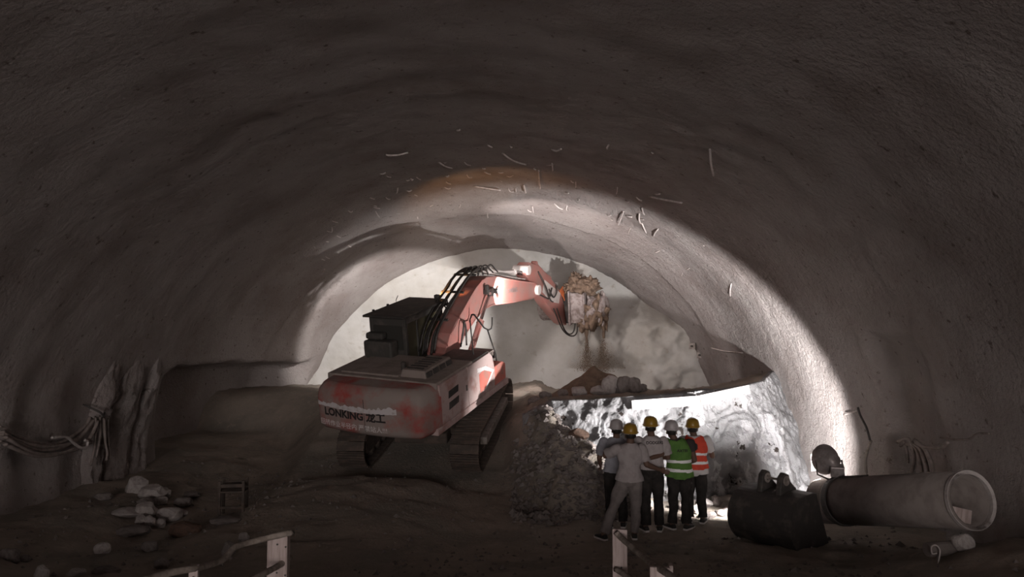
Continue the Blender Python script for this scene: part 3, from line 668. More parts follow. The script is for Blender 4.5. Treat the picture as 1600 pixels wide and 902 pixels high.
o = b.build('lifting_wire', M['wire']); o.location = (5.07, 8.98, H(5.07, 8.98)); tag(o, 'thin looped wire standing against the side of the pipe', 'wire')
# steel bar, tangle of wire and cable loops against the wall on the pipe side
def cable(name, pts, r, m, label, cat, group=None, seg=6, n=6):
    pts = [Vector(p) for p in pts]; o0 = pts[0]; b = MB().tube(catmull([p - o0 for p in pts], n), r, seg)
    o = b.build(name, M[m], smooth=True); o.location = o0; return tag(o, label, cat, group)
def on_wall(px, py, off=.14):
    p = hit_shell(px, py); return p + shell_normal(p) * off
cable('steel_bar', [on_wall(1369, 742, .18), on_wall(1366, 715, .16), on_wall(1372, 688, .13)], .028, 'scuff', 'short upright steel bar leaning on the wall just past the floodlight', 'bar')
cable('hanging_cable', [on_wall(1372, 690), on_wall(1366, 668), on_wall(1356, 648), on_wall(1352, 635)], .02, 'rubber', 'dark cable running up the wall above the leaning steel bar', 'cable')
cable('pale_wire', [on_wall(1330, 647), on_wall(1340, 644), on_wall(1350, 640)], .018, 'wire', 'short pale wire end sticking from the wall above the steel bar', 'wire')
for k, (pts, lb) in enumerate((([(1328, 752), (1345, 745), (1362, 737), (1372, 735)], 'upper dark wire lying over the top of the concrete pipe'), ([(1326, 757), (1350, 752), (1368, 747)], 'lower dark wire lying over the top of the concrete pipe'))):
    ps = []
    for (x, y) in pts:
        t = (1519 - x) / (1519 - 1311); c = PA.lerp(PB, t); ps.append(c + Vector((-.06 - .05 * k, -.02, .365 - .01 * k)))
    cable('tangled_wire', ps, .012, 'rubber', lb, 'wire')
loops = [[(1417, 690), (1432, 684), (1440, 694), (1444, 716), (1440, 738)], [(1430, 693), (1444, 696), (1452, 716), (1456, 738)], [(1440, 690), (1452, 700), (1462, 720), (1466, 738)], [(1444, 686), (1460, 700), (1470, 720), (1474, 738)], [(1422, 696), (1428, 690), (1432, 704), (1434, 724)], [(1444, 690), (1465, 699), (1488, 697), (1498, 689)]]
names = ['first cable loop from the floodlight side hanging behind the pipe', 'second cable loop hanging behind the pipe', 'third cable loop hanging behind the pipe', 'last and lowest cable loop hanging behind the pipe', 'short inner cable loop hanging behind the pipe', 'slack cable sagging sideways from the loops behind the pipe']
for pts, lb in zip(loops, names): cable('cable_loop', [on_wall(x, y, .16) for x, y in pts], .030, 'hose', lb, 'cable', 'cables hung on the wall behind the pipe')
cable('wall_cable', [on_wall(1484, 682), on_wall(1502, 685), on_wall(1530, 684), on_wall(1542, 676), on_wall(1562, 675)], .016, 'hose', 'thin stepped cable pinned along the wall above the open pipe end', 'cable')

# ------------------------------------------------------------------ plank on the bench edge, anchor plates, muck pile
A = at(985, 627, 14.75); Bp = at(1100, 612, 14.75); C = at(1164, 598, 15.5)
def plank(a, c, label):
    a = Vector(a); c = Vector(c); d = c - a; o = MB().box((d.length / 2, 0, .09), (d.length, .035, .19)).build('plank', M['board'], bevel=.004)
    o.location = a; o.rotation_euler = (R(-6), -math.asin(d.z / d.length), math.atan2(d.y, d.x)); return tag(o, label, 'plank', 'planks along the bench edge')
def bench_front(x, z):
    yb, zt, sb = interp(BL, x); t = min(1, (z + .5) / (zt + .5)); return Vector((x, yb + sb * t ** 1.3 - .20, z))
plank(bench_front(2.35, 1.66), bench_front(3.72, 1.74), 'pale plank along the top of the white bench, end nearest the workers')
plank(bench_front(3.74, 1.75), bench_front(4.95, 1.90), 'pale plank along the top of the white bench, end nearest the bright wall')
for px, py, lb in ((1082, 541, 'highest of three small square anchor plates on the shaded wall'), (1094, 555, 'middle one of three small square anchor plates on the shaded wall'), (1107, 570, 'lowest of three small square anchor plates on the shaded wall')):
    p = at(px, py, 24.2); r_ = empty('anchor_plate', p, (0, 0, R(-35))); tag(r_, lb, 'plate', 'anchor plates on the shaded wall')
    MB().box((0, 0, 0), (.2, .05, .2)).build('plate', M['scuff'], r_, bevel=.01); MB().cyl((0, -.12, 0), (0, .5, 0), .03, 8).build('bolt', M['black'], r_)
def mound(name, c, r, h, m, label, cat, seed=1, n=40, sharp=1.0):
    P = []
    for i in range(15):
        row = []
        for j in range(n + 1):
            a = 2 * math.pi * j / n; q = i / 14; v = Vector((math.cos(a) * q * 2, math.sin(a) * q * 2, seed)); k = 1 + .2 * noise.noise(Vector((math.cos(a) * 1.3, math.sin(a) * 1.3, seed)))
            row.append(Vector((math.cos(a) * r[0] * q * k, math.sin(a) * r[1] * q * k, h * (1 - q) ** sharp + .12 * h * fbm(v * 2.2, 4) * (1 - q * .5) - .1 * q)))
        P.append(row)
    o = link(name, grid_mesh(name, P), None, M[m]); o.location = c; return tag(o, label, cat)
mp = at(930, 612, 18.6)
mound('muck_pile', Vector((mp.x, mp.y, 1.62)), (1.25, 1.0), .72, 'mud', 'brown conical muck pile on the bench under the cutter head', 'pile', seed=4)
for i, (px, py, wv, hv, m) in enumerate([(955, 603, 30, 16, 'palerock'), (975, 604, 26, 18, 'rock'), (990, 603, 22, 14, 'rock'), (938, 607, 26, 9, 'palerock'), (905, 605, 26, 9, 'palerock'), (963, 609, 18, 8, 'rock'), (852, 614, 18, 6, 'rock'), (880, 609, 16, 8, 'rock'), (1004, 606, 14, 8, 'rock')]):
    lb = ['big pale rock at the foot of the brown muck pile', 'largest dark rock beside the muck pile', 'dark rock farthest along from the muck pile', 'flat pale slab in front of the muck pile', 'pale slab leaning on the excavator side of the muck pile', 'small grey stone wedged between the muck pile rocks', 'flat dark stone near the excavator track on the bench', 'small dark stone between the excavator and the muck pile', 'last small stone in the row beside the muck pile'][i]
    p = at(px, py, 17.6); yb, zt, sb = interp(BL, p.x); u_ = (p.y - yb - sb) / (25.9 - yb - sb); p.z = lerp(zt, 1.25, u_ * 1.15) if p.x > -.7 else H(p.x, p.y)
    rock('muck_rock', px, py, wv, hv * 1.6, m, lb, 'rocks by the muck pile', seed=i, p=p, sink=.1)

# ------------------------------------------------------------------ rocks on the dirt floor
LR = [(66, 902, 24, 24, 'palerock', 'large upright pale rock at the bottom corner on the hose side'), (160, 868, 23, 18, 'palerock', 'isolated round pale rock on the dark dirt below the hose bundle'), (15, 868, 28, 15, 'rock', 'broad reddish grey rock at the very edge below the hose bundle'), (24, 873, 11, 9, 'rock', 'small stone touching the broad edge rock'), (40, 870, 17, 9, 'rock', 'flat stone beside the broad edge rock'),
      (118, 893, 26, 9, 'palerock', 'long flat pale stone near the large upright rock'), (168, 889, 44, 10, 'rock', 'long low grey rock behind the timber railing'), (210, 832, 48, 14, 'rock', 'long grey slab in front of the broken rock heap'), (234, 858, 24, 16, 'rock', 'dull grey rock between the slab and the railing'), (253, 883, 19, 16, 'rock', 'pointed grey rock close behind the timber railing'),
      (381, 846, 17, 12, 'palerock', 'small pale rock just behind the bent railing log'), (357, 868, 20, 20, 'rock', 'dark upright rock against the bent railing log'), (290, 832, 46, 20, 'redrock', 'big reddish rock beside the broken rock heap'), (354, 815, 46, 8, 'rock', 'flat grey slab lying below the little stool'), (162, 781, 26, 10, 'rock', 'grey rock at the foot of the shotcrete ribs')]
for i, (px, py, wv, hv, m, lb) in enumerate(LR): rock('loose_rock', px, py, wv, hv, m, lb, seed=i)
HEAP = [(200, 804, 40, 14), (228, 806, 32, 22), (219, 817, 18, 13), (234, 820, 18, 15), (250, 820, 18, 14), (265, 810, 38, 18), (282, 806, 18, 10), (240, 777, 42, 20), (212, 768, 34, 24), (259, 776, 18, 14), (252, 786, 20, 12), (286, 789, 26, 13), (228, 790, 22, 12), (300, 776, 26, 8)]
hl = ['flat rock at the outer end of the broken rock heap', 'tallest block in the middle of the broken rock heap', 'small block at the front of the rock heap, outer side', 'small block at the front of the rock heap, middle', 'small block at the front of the rock heap, inner side', 'wide block at the inner end of the broken rock heap', 'little chip on the inner end of the broken rock heap', 'wide rock on the back row of the broken rock heap', 'high rock leaning at the foot of the last shotcrete rib', 'small stone on the back row of the rock heap', 'stone between the two rows of the broken rock heap', 'separate rock behind the inner end of the rock heap', 'stone under the back row of the rock heap', 'flat shard behind the broken rock heap']
for i, (q, lb) in enumerate(zip(HEAP, hl)): rock('broken_rock', *q, 'palerock' if i not in (12, 13, 11) else 'rock', lb, 'broken rock heap by the ribs', seed=i + 3)
RB = [(1092, 800, 20, 12), (1110, 806, 18, 10), (1126, 802, 16, 10), (1102, 790, 22, 14), (1084, 788, 14, 10), (1120, 788, 18, 14), (1136, 798, 12, 8), (1010, 800, 16, 9), (1003, 790, 14, 12), (1070, 792, 16, 12)]
rl_ = ['stone at the foot of the bench by the orange vest', 'second stone along the foot of the bench from the orange vest', 'third stone along the foot of the bench from the orange vest', 'large stone against the bench behind the orange vest', 'small stone against the bench by the orange vest', 'large stone against the bench near the bucket', 'last stone before the bucket at the foot of the bench', 'stone between the legs of the workers', 'upright stone behind the grey trousers', 'stone behind the green vest at the foot of the bench']
for i, (q, lb) in enumerate(zip(RB, rl_)): rock('bench_rubble', *q, 'rock' if i % 3 else 'palerock', lb, 'rubble at the foot of the bench', seed=i)
SC = [(838, 632, 16, 8), (862, 640, 20, 10), (880, 652, 16, 10), (898, 658, 20, 14), (912, 668, 16, 10), (925, 676, 20, 12), (872, 630, 14, 8), (940, 690, 16, 12), (890, 672, 16, 8), (905, 690, 18, 9), (850, 652, 14, 7), (918, 650, 18, 14), (936, 664, 16, 16), (900, 640, 16, 12)]
for i, q in enumerate(SC): rock('scree_stone', q[0], q[1], q[2] * 1.5, q[3] * 1.7, 'redrock' if i % 2 else 'rock', 'brown stone in the scree between the ramp and the white bench', 'scree stones beside the ramp', seed=i)
# gravel too small to count
rnd = random.Random(3); vs = []; fs = []
for i in range(6400):
    x = rnd.uniform(-7.4, 6.2); y = 4.5 + 12.5 * rnd.random() ** 1.3; s = rnd.uniform(.012, .05) * (1.6 if rnd.random() < .06 else 1)
    if i > 5200: x = rnd.uniform(.0, 2.3); y = rnd.uniform(12.6, 15.8 - .8 * max(0, x - .4)); s = rnd.uniform(.03, .11)
    if i <= 5200 and x > .4 and y > 13.4: continue
    if i <= 5200 and noise.noise(Vector((x * .5, y * .5, 9))) < rnd.uniform(-.5, .5): continue
    z = H(x, y); n = len(vs); a = rnd.uniform(0, 6); pts = []
    for k in range(4):
        q = a + k * 1.57 + rnd.uniform(-.4, .4); pts.append((x + math.cos(q) * s * rnd.uniform(.6, 1.2), y + math.sin(q) * s * rnd.uniform(.6, 1.2), z - .01 + s * rnd.uniform(0, .35)))
    vs += pts + [(x, y, z + s * rnd.uniform(.5, .9)), (x, y, z - s * .4)]
    fs += [(n + k, n + (k + 1) % 4, n + 4) for k in range(4)] + [(n + (k + 1) % 4, n + k, n + 5) for k in range(4)]
me = bpy.data.meshes.new('gravel'); me.from_pydata(vs, [], fs); o = link('gravel', me, None, M['rock']); tag(o, 'fine gravel scattered over the dirt floor', 'gravel', kind='stuff')

# ------------------------------------------------------------------ shotcrete ribs, hose bundle and stool on the alcove side
for i, (px, w0, lean) in enumerate(((176, .50, .26), (205, .85, .34), (246, .80, .36))):
    d0 = 14.15 + i * .80; P = []
    for k in range(40):
        q = k / 39; z = lerp(-.1, 3.0, q); xw = XC - TA + .09 * (ZC - z) ** 2 if z < ZC else XC - TA * math.sqrt(1 - ((z - ZC) / TB) ** 2)
        row = []
        for j in range(17):
            a = math.pi * j / 16; wv = w0 * (.75 + .35 * math.sin(q * 2.2 + i)) * (1 + .12 * noise.noise(Vector((q * 5, i, 0)))); v = Vector((q * 6, j * .4, i * 3))
            row.append(Vector((xw - .12 + (.32 + .10 * fbm(v * 1.4, 4)) * math.sin(a) ** .7 * min(1, (1 - q) / .35 + .05), d0 + lean * q * 2.5 - wv / 2 * math.cos(a) * 1.1 + .05 * noise.noise(v * .8), z)))
        P.append(row)
    o = link('trim_%d' % (i + 1), grid_mesh('rib', P), None, M['shot']); o['kind'] = 'structure'
hb = [[(-20, 664), (30, 690), (75, 692), (110, 672), (128, 652)], [(-20, 672), (25, 700), (70, 700), (105, 682), (128, 654)], [(-20, 680), (30, 708), (80, 706), (112, 690), (130, 656)], [(-20, 688), (40, 704), (85, 698), (112, 676), (126, 650)], [(-20, 676), (20, 692), (60, 697), (95, 690), (124, 664)], [(-20, 692), (30, 712), (72, 708), (100, 697), (120, 690)]]
hn = ['topmost hose in the sagging bundle on the alcove side wall', 'second hose from the top in the sagging wall bundle', 'lowest long hose in the sagging wall bundle', 'hose crossing the middle of the sagging wall bundle', 'inner hose half hidden in the sagging wall bundle', 'loose lowest hose at the end of the sagging wall bundle']
for k, (pts, lb) in enumerate(zip(hb, hn)): cable('draped_hose', [on_wall(x, y, .18 + .05 * (k % 3)) for x, y in pts], .034, 'hose', lb, 'hose', 'hoses draped on the wall')
cable('curled_hose', [on_wall(52, 682, .32), on_wall(75, 681, .32), on_wall(88, 692, .32), on_wall(98, 699, .33), on_wall(107, 698, .33), on_wall(109, 689, .33), on_wall(104, 687, .33)], .026, 'palerock', 'pale hose end curling up over the sagging bundle', 'hose')
sn = ['longest strand hanging from the hook of the hose bundle', 'second strand hanging from the hose hook', 'third strand hanging from the hose hook', 'outermost strand with a bent tip hanging from the hose hook', 'short strand with a bent tip hanging from the hose hook']
for k, pts in enumerate(([(128, 648), (128, 670), (126, 700), (120, 728)], [(133, 646), (134, 670), (132, 690), (127, 715)], [(138, 648), (138, 672), (141, 695), (145, 712)], [(143, 650), (143, 680), (144, 700), (147, 718)], [(135, 647), (137, 690), (140, 708), (138, 720)])):
    cable('hanging_strand', [on_wall(x, y, .26 + .02 * k) for x, y in pts], .022, 'hose', sn[k], 'hose', 'strands on the hose hook')
cable('wall_hook', [on_wall(128, 632, .02), on_wall(130, 640, .3), on_wall(134, 646, .34), on_wall(139, 642, .30)], .02, 'black', 'dark steel hook holding up the hose bundle on the wall', 'hook')
sg = ground_hit(364, 800); st = empty('stool', sg, (0, 0, .15)); tag(st, 'small dim wooden stool frame standing in the dark alcove', 'stool')
for x in (-.19, .19):
    for y in (-.15, .15): MB().box((x, y, .28), (.045, .045, .60)).build('leg', M['track'], st, bevel=.006)
for y in (-.15, .15): MB().box((0, y, .50), (.38, .03, .06)).build('rail', M['track'], st, bevel=.005)
for k in range(3): MB().box((0, -.13 + .13 * k, .40), (.42, .11, .025)).build('seat_slat', M['track'], st, bevel=.005)
MB().box((.0, -.15, .14), (.36, .025, .04)).build('rail', M['track'], st, bevel=.005)

# ------------------------------------------------------------------ timber railings in front
def railing(label, base, posts, rails):
    r_ = empty('timber_railing', base); tag(r_, label, 'railing')
    for (p, wd, th, top, rot) in posts:
        p = Vector(p); zb = H(p.x, p.y) - .15; b = MB().box((0, 0, 0), (wd, th, top - zb)); o = b.build('post', M['wood'], r_, bevel=.004, jitter=.004)
        o.location = Vector((p.x, p.y, (top + zb) / 2)) - r_.location; o.rotation_euler = (0, 0, rot)
        for dz in (.08, .3):
            MB().cyl((wd * .1, -th / 2 - .006, (top - zb) / 2 - dz), (wd * .1, -th / 2 + .01, (top - zb) / 2 - dz), .008, 8).build('nail', M['black'], o)
    for pts, rad in rails:
        c = catmull([Vector(p) - r_.location for p in pts], 7); n = len(c)
        MB().tube(c, [rad * (1 + .15 * noise.noise(Vector((i * .6, rad * 50, 1)))) for i in range(n)], 10).build('rail', M['log'], r_, smooth=True)
p1 = at(432, 834, 6.0); p2 = at(303, 882, 5.1)
railing('weathered timber railing with a bent log rail, on the hose bundle side of the track', (p1.x, p1.y, H(p1.x, p1.y)), [((p1.x, 6.0, 0), .135, .035, p1.z, .05), ((p1.x + .075, 6.03, 0), .03, .09, p1.z - .02, .05), ((p2.x, 5.1, 0), .062, .03, p2.z, 0)],
        [([at(458, 832, 6.05), at(430, 838, 5.94), at(390, 848, 5.85), at(366, 856, 5.7), at(352, 872, 5.55), at(330, 882, 5.35), at(300, 889, 5.05), at(262, 896, 4.9), at(225, 908, 4.7)], .024), ([at(453, 871, 6.1), at(436, 884, 5.94), at(405, 900, 5.6), at(380, 912, 5.4)], .024)])
p3 = at(968, 827, 6.1); p4 = at(1031, 886, 5.0)
railing('weathered timber railing with a sloping log rail, in front of the workers', (p3.x, p3.y, H(p3.x, p3.y)), [((p3.x, 6.1, 0), .118, .035, p3.z, -.1), ((p4.x, 5.0, 0), .135, .035, p4.z, -.1), ((p4.x + .075, 5.02, 0), .025, .07, p4.z + .01, -.1)],
        [([at(962, 832, 6.06), at(972, 842, 6.0), at(1000, 866, 5.6), at(1020, 883, 5.2), at(1036, 892, 4.92), at(1062, 910, 4.6)], .024), ([at(962, 890, 6.06), at(978, 900, 5.9), at(1000, 915, 5.6)], .022)])

# ------------------------------------------------------------------ wire ends sticking out of the shotcrete crown
rw = random.Random(11)
BIG = [((842, 266), (845, 290), 'long straight wire end hanging from the crown above the arm'), ((975, 330), (968, 348), 'bent pale wire below the dark stain on the lit crown'), ((1000, 332), (1003, 345), 'short forked wire on the lit crown'), ((1003, 347), (1012, 360), 'straight pale wire on the lit crown'), ((1030, 356), (1024, 366), 'hooked pale wire on the lit crown toward the bright wall'), ((1015, 306), (1068, 312), 'longest pale rod lying across the dark crown'), ((862, 232), (878, 227), 'curled pale wire on the dark crown'), ((785, 238), (822, 252), 'slanting thin wire on the dark crown'), ((1110, 543), (1165, 550), 'long thin white wire above the end of the white bench'), ((1144, 442), (1145, 460), 'pale wire on the rough bright wall'), ((819, 288), (822, 297), 'short bright wire on the crown above the arm'), ((866, 317), (880, 323), 'short thick pale chip on the lit crown'), ((740, 290), (782, 293), 'long ragged pale wire on the crown above the boom'), ((600, 241), (636, 233), 'pale smear of wire on the dark crown above the cab'), ((1110, 232), (1118, 268), 'thin pale wire high on the dark wall'), ((685, 252), (706, 258), 'pale wire on the dark crown above the boom')]
def wire(a, c, label, r, bend=.025, group=None):
    pa = hit_shell(*a); pc = hit_shell(*c); n = shell_normal(pa); pa = pa + n * .02; pc = pc + n * (.08 if group is None else .04); m = pa.lerp(pc, .5) + Vector((rw.uniform(-1, 1), rw.uniform(-1, 1), rw.uniform(-1, 1))) * bend + n * (.02 if group is None else .02)
    cable('wire_end', [pa, m, pc], r, 'wire', label, 'wire', group, 5, 4)
for a, c, lb in BIG: wire(a, c, lb, .02)
for i in range(75):
    if i < 50: ang = rw.uniform(R(38), R(142)); d = rw.uniform(.92, 1.10); x = 790 + math.cos(ang) * 380 * d; y = 640 - math.sin(ang) * 355 * d
    else: x = rw.uniform(560, 1080); y = rw.uniform(200, 330)
    L = rw.uniform(3, 11); a = rw.uniform(-.5, .5) + (0 if rw.random() < .75 else 1.4)
    wire((x, y), (x + L * math.cos(a), y + L * math.sin(a)), 'short pale wire end sticking out of the shotcrete crown', rw.uniform(.010, .02), .02, 'wire ends in the shotcrete crown')

# ------------------------------------------------------------------ people
def ell(b, c, r, seg=14, rings=10):
    c = Vector(c); base = len(b.v); vs = []; fs = []
    for i in range(rings + 1):
        t = math.pi * i / rings
        for k in range(seg):
            a = 2 * math.pi * k / seg; vs.append(c + Vector((r[0] * math.sin(t) * math.cos(a), r[1] * math.sin(t) * math.sin(a), r[2] * math.cos(t))))
    for i in range(rings):
        for k in range(seg): fs.append((i * seg + k, (i + 1) * seg + k, (i + 1) * seg + (k + 1) % seg, i * seg + (k + 1) % seg))
    b.add(vs, fs)
def limb(b, pts, rs, seg=14):
    pts = [Vector(p) for p in pts]; P = []; Q = []
    for i in range(len(pts) - 1):
        for k in range(6):
            t = k / 6; P.append(pts[i].lerp(pts[i + 1], t)); Q.append(lerp(rs[i], rs[i + 1], t))
    P.append(pts[-1]); Q.append(rs[-1]); b.tube(P, Q, seg)
    for p, r in zip(pts, rs): ell(b, p, (r, r, r), 12, 8)
def seg_dist(p, a, c):
    d = c - a; t = max(0, min(1, (p - a).dot(d) / d.length_squared)); return (p - a - d * t).length, t
def person(label, loc, yaw, J, hat, top, trousers, shoe_yaw=(.25, -.25), vest=None, sleeve=.8, hem=.90, skin='skin', seed=0):
    root = empty('person', loc, (0, 0, yaw)); tag(root, label, 'person')
    V = lambda k: Vector(J[k]); hip, chest, neck, head = V('hip'), V('chest'), V('neck'), V('head')
    b = MB()
    rings = [(-.10, .10, .09), (-.06, .150, .112), (.0, .168, .12), (.08, .158, .112), (.16, .148, .105)]
    sec = [(hip + Vector((0, 0, z)), a, c) for z, a, c in rings]
    mid = hip.lerp(chest, .65)
    sec += [(mid, .155, .108), (chest, .178, .120), (chest.lerp(neck, .45), .180, .112), (chest.lerp(neck, .78), .125, .085), (neck, .062, .062), (neck.lerp(head, .45), .055, .058), (head - Vector((0, 0, .03)), .05, .055)]
    n = 22; vs = []; fs = []
    for c, ra, rb in sec:
        for k in range(n):
            a = 2 * math.pi * k / n; vs.append(c + Vector((ra * math.cos(a), rb * math.sin(a), 0)))
    for i in range(len(sec) - 1):
        for k in range(n): fs.append((i * n + k, i * n + (k + 1) % n, (i + 1) * n + (k + 1) % n, (i + 1) * n + k))
    fs += [tuple(range(n))[::-1], tuple((len(sec) - 1) * n + k for k in range(n))]; b.add(vs, fs)
    # head: skull, jaw, nose, brow, ears
    ell(b, head + Vector((0, -.005, .02)), (.076, .096, .10), 18, 12); ell(b, head + Vector((0, .025, -.055)), (.056, .066, .062))
    ell(b, head + Vector((0, .098, -.018)), (.014, .022, .026), 10, 8); ell(b, head + Vector((0, .085, .022)), (.05, .015, .012), 10, 8)
    ell(b, head + Vector((0, .083, -.062)), (.026, .012, .010), 10, 8)
    for s in (-1, 1): ell(b, head + Vector((s * .079, -.005, -.01)), (.012, .022, .034), 10, 8)
    bones = []
    for s, nm in ((-1, 'l'), (1, 'r')):
        sh, el, wr = V('sh' + nm), V('el' + nm), V('wr' + nm); hp, kn, an = V('hp' + nm), V('kn' + nm), V('an' + nm)
        limb(b, [sh, sh.lerp(el, .4), el, el.lerp(wr, .35), wr], [.060, .054, .043, .043, .029])
        limb(b, [hp, hp.lerp(kn, .45), kn, kn.lerp(an, .35), an], [.092, .084, .060, .060, .042])
        ell(b, an + Vector((0, .06, -.045)), (.040, .11, .035))
        bones += [('arm', sh, el, .055), ('fore', el, wr, .038), ('thigh', hp, kn, .08), ('shin', kn, an, .055)]
        # hand: palm, four fingers, thumb
        d = (wr - el).normalized(); side = Vector((0, 0, 1)) if abs(d.z) < .7 else Vector((0, 1, 0))
        side = (side - d * side.dot(d)).normalized(); nrm = d.cross(side) * s; pc = wr + d * .045
        limb(b, [wr, wr + d * .03 + side * .012, wr + d * .085 + side * .022], [.026, .024, .018], 10); limb(b, [wr, wr + d * .03 - side * .012, wr + d * .080 - side * .024], [.024, .024, .017], 10)
        for q, (o_, ln) in enumerate(((.033, .068), (.011, .078), (-.011, .072), (-.033, .056))):
            k0 = wr + d * .085 + side * o_; k1 = k0 + d * ln * .5 + nrm * .006; k2 = k1 + d * ln * .35 + nrm * .022; k3 = k2 + d * ln * .12 + nrm * .022
            limb(b, [k0, k1, k2, k3], [.0095, .009, .0085, .0075], 8)
        limb(b, [wr + d * .025 + side * .024, wr + d * .055 + side * .052 + nrm * .012, wr + d * .085 + side * .058 + nrm * .026], [.014, .011, .009], 8)
    bones += [('torso', hip + Vector((s * .07, 0, -.04)), chest.lerp(neck, .4) + Vector((s * .08, 0, 0)), .10) for s in (-1, 1)]
    bones += [('head', neck + Vector((0, 0, .03)), head, .07)]
    me = b.mesh('body'); tmp = bpy.data.objects.new('tmp', me); col.objects.link(tmp)
    rm = tmp.modifiers.new('r', 'REMESH'); rm.mode = 'VOXEL'; rm.voxel_size = .0095
    sm = tmp.modifiers.new('s', 'SMOOTH'); sm.factor = .5; sm.iterations = 4
    dg = bpy.context.evaluated_depsgraph_get(); dg.update(); body = bpy.data.meshes.new_from_object(tmp.evaluated_get(dg)); bpy.data.objects.remove(tmp)
    body.name = 'body'; body.materials.clear(); body.materials.append(M[skin]); body.polygons.foreach_set('use_smooth', [True] * len(body.polygons))
    link('body', body, root)
    fc = []
    for v in body.vertices:
        best = None
        for nm, a, c, r in bones:
            dd, t = seg_dist(v.co, a, c); dd -= r
            if best is None or dd < best[0]: best = (dd, nm, t)
        fc.append((best[1], best[2]))
    no = [v.normal.copy() for v in body.vertices]; co = [v.co.copy() for v in body.vertices]
    polys = [tuple(p.vertices) for p in body.polygons]
    def shell_part(name, m, pred, off, parent=root, fold=.006):
        ok = [pred(fc[i][0], fc[i][1], co[i]) for i in range(len(co))]; idx = {}; vs = []; fs = []
        for p in polys:
            if not all(ok[i] for i in p): continue
            f = []
            for i in p:
                if i not in idx:
                    idx[i] = len(vs); w_ = fold * fbm(Vector((co[i].x * 7, co[i].y * 7, co[i].z * 5 + seed * 3)), 3) * 2
                    k = off(co[i], fc[i]) if callable(off) else off; vs.append(co[i] + no[i] * (k + w_))
                f.append(idx[i])
            fs.append(tuple(f))
        cnt = {}
        for f in fs:
            for a, c in zip(f, f[1:] + f[:1]): cnt[(min(a, c), max(a, c))] = cnt.get((min(a, c), max(a, c)), 0) + 1
        inv = {v: k for k, v in idx.items()}; inner = {}
        for (a, c), q in cnt.items():
            if q == 1:
                for t in (a, c):
                    if t not in inner: inner[t] = len(vs); vs.append(co[inv[t]] + no[inv[t]] * .001)
                fs.append((a, c, inner[c], inner[a]))
        me = bpy.data.meshes.new(name); me.from_pydata(vs, [], fs); me.update(); me.polygons.foreach_set('use_smooth', [True] * len(me.polygons))
        return link(name, me, parent, M[m])
    hz = hip.z
    shell_part('trousers', trousers, lambda nm, t, c: (nm in ('thigh', 'shin') and not (nm == 'shin' and t > .965)) or (nm == 'torso' and c.z < hz + .10), lambda c, f: .016 + (.016 * max(0, f[1]) if f[0] == 'shin' else .006), fold=.010)
    shirt = shell_part('shirt', top, lambda nm, t, c: (nm == 'torso' and c.z > hem) or (nm == 'thigh' and c.z > hem) or (nm == 'arm' and t < sleeve) or (nm == 'head' and c.z < neck.z + .005), lambda c, f: .024 + .020 * sstep(hem + .25, hem, c.z) + (.012 * f[1] if f[0] == 'arm' else 0), fold=.010)
    if vest:
        vm, zl = vest
        vs_ = shell_part('vest', vm, lambda nm, t, c: (nm == 'torso' and zl < c.z < neck.z - .02) or (nm == 'thigh' and c.z > zl), lambda c, f: .048 + .012 * sstep(zl + .2, zl, c.z), fold=.008)
        for z0 in (zl + .08, zl + .23):
            shell_part('reflective_stripe', 'reflect', lambda nm, t, c: nm == 'torso' and z0 < c.z + .12 * (c.x * .3) < z0 + .055, lambda c, f: .053 + .012 * sstep(zl + .2, zl, c.z), parent=vs_, fold=.008)
        shirt = vs_
    # shoes
    for s, nm, yw in ((-1, 'l', shoe_yaw[0]), (1, 'r', shoe_yaw[1])):
        an = V('an' + nm); fx = Matrix.Rotation(yw, 3, 'Z'); P = []
        for (y, hw_, zt) in ((-.085, .026, .07), (-.07, .038, .085), (-.02, .042, .10), (.04, .044, .085), (.10, .048, .065), (.155, .044, .050), (.185, .024, .035)):
            P.append([an + fx @ Vector((x * hw_, y + .02, z)) for x, z in ((-1, -an.z + .022), (-1, -an.z + zt * .6), (-.6, -an.z + zt), (.6, -an.z + zt), (1, -an.z + zt * .6), (1, -an.z + .022))])
        n = 6; b = MB().add([p for r in P for p in r], [(i * n + j, i * n + (j + 1) % n, (i + 1) * n + (j + 1) % n, (i + 1) * n + j) for i in range(6) for j in range(n)] + [tuple(range(n)), tuple(6 * n + j for j in range(n))])
        sh_ = b.build('shoe', M['shoe'], root, bevel=0, smooth=True)
        Q = [(x * (hw_ + .004), y + .02) for (y, hw_) in ((-.09, .026), (-.07, .038), (.04, .044), (.10, .048), (.16, .044), (.192, .022)) for x in (-1,)]
        poly = [(x, y) for x, y in Q] + [(-x, y) for x, y in Q[::-1]]
        b = MB().prism(poly, 0, .026, 'z'); b.v = [fx @ v + Vector((an.x, an.y, 0)) for v in b.v]; b.build('sole', M['sole'], sh_)
    # hair and hard hat
    b = MB(); ell(b, head + Vector((0, -.016, .022)), (.082, .094, .10), 20, 14); b.f = [f for f in b.f if sum(b.v[i].z for i in f) / len(f) - head.z > -.035 and sum(b.v[i].y for i in f) / len(f) - head.y < .055]
    b.build('hair', M['hair'], root, smooth=True)
    hc_ = head + Vector((0, -.002, .058)); tilt = Matrix.Rotation(J.get('tilt', .05), 3, 'X'); b = MB(); vs = []; fs = []; n = 28
    pr = [(1.13, -.012), (1.15, -.006), (1.02, .004), (1.0, .03), (.93, .072), (.78, .104), (.52, .124), (.22, .132), (.02, .133)]
    for r, z in pr:
        for k in range(n):
            a = 2 * math.pi * k / n; f = 1 + (.28 * max(0, math.sin(a)) ** 3 if r > 1.05 else 0); ridge = 1.05 if (abs(math.cos(a)) < .2 and .2 < r < 1.0) else 1
            vs.append(hc_ + tilt @ Vector((.112 * r * math.cos(a), .138 * r * f * math.sin(a), z * ridge)))
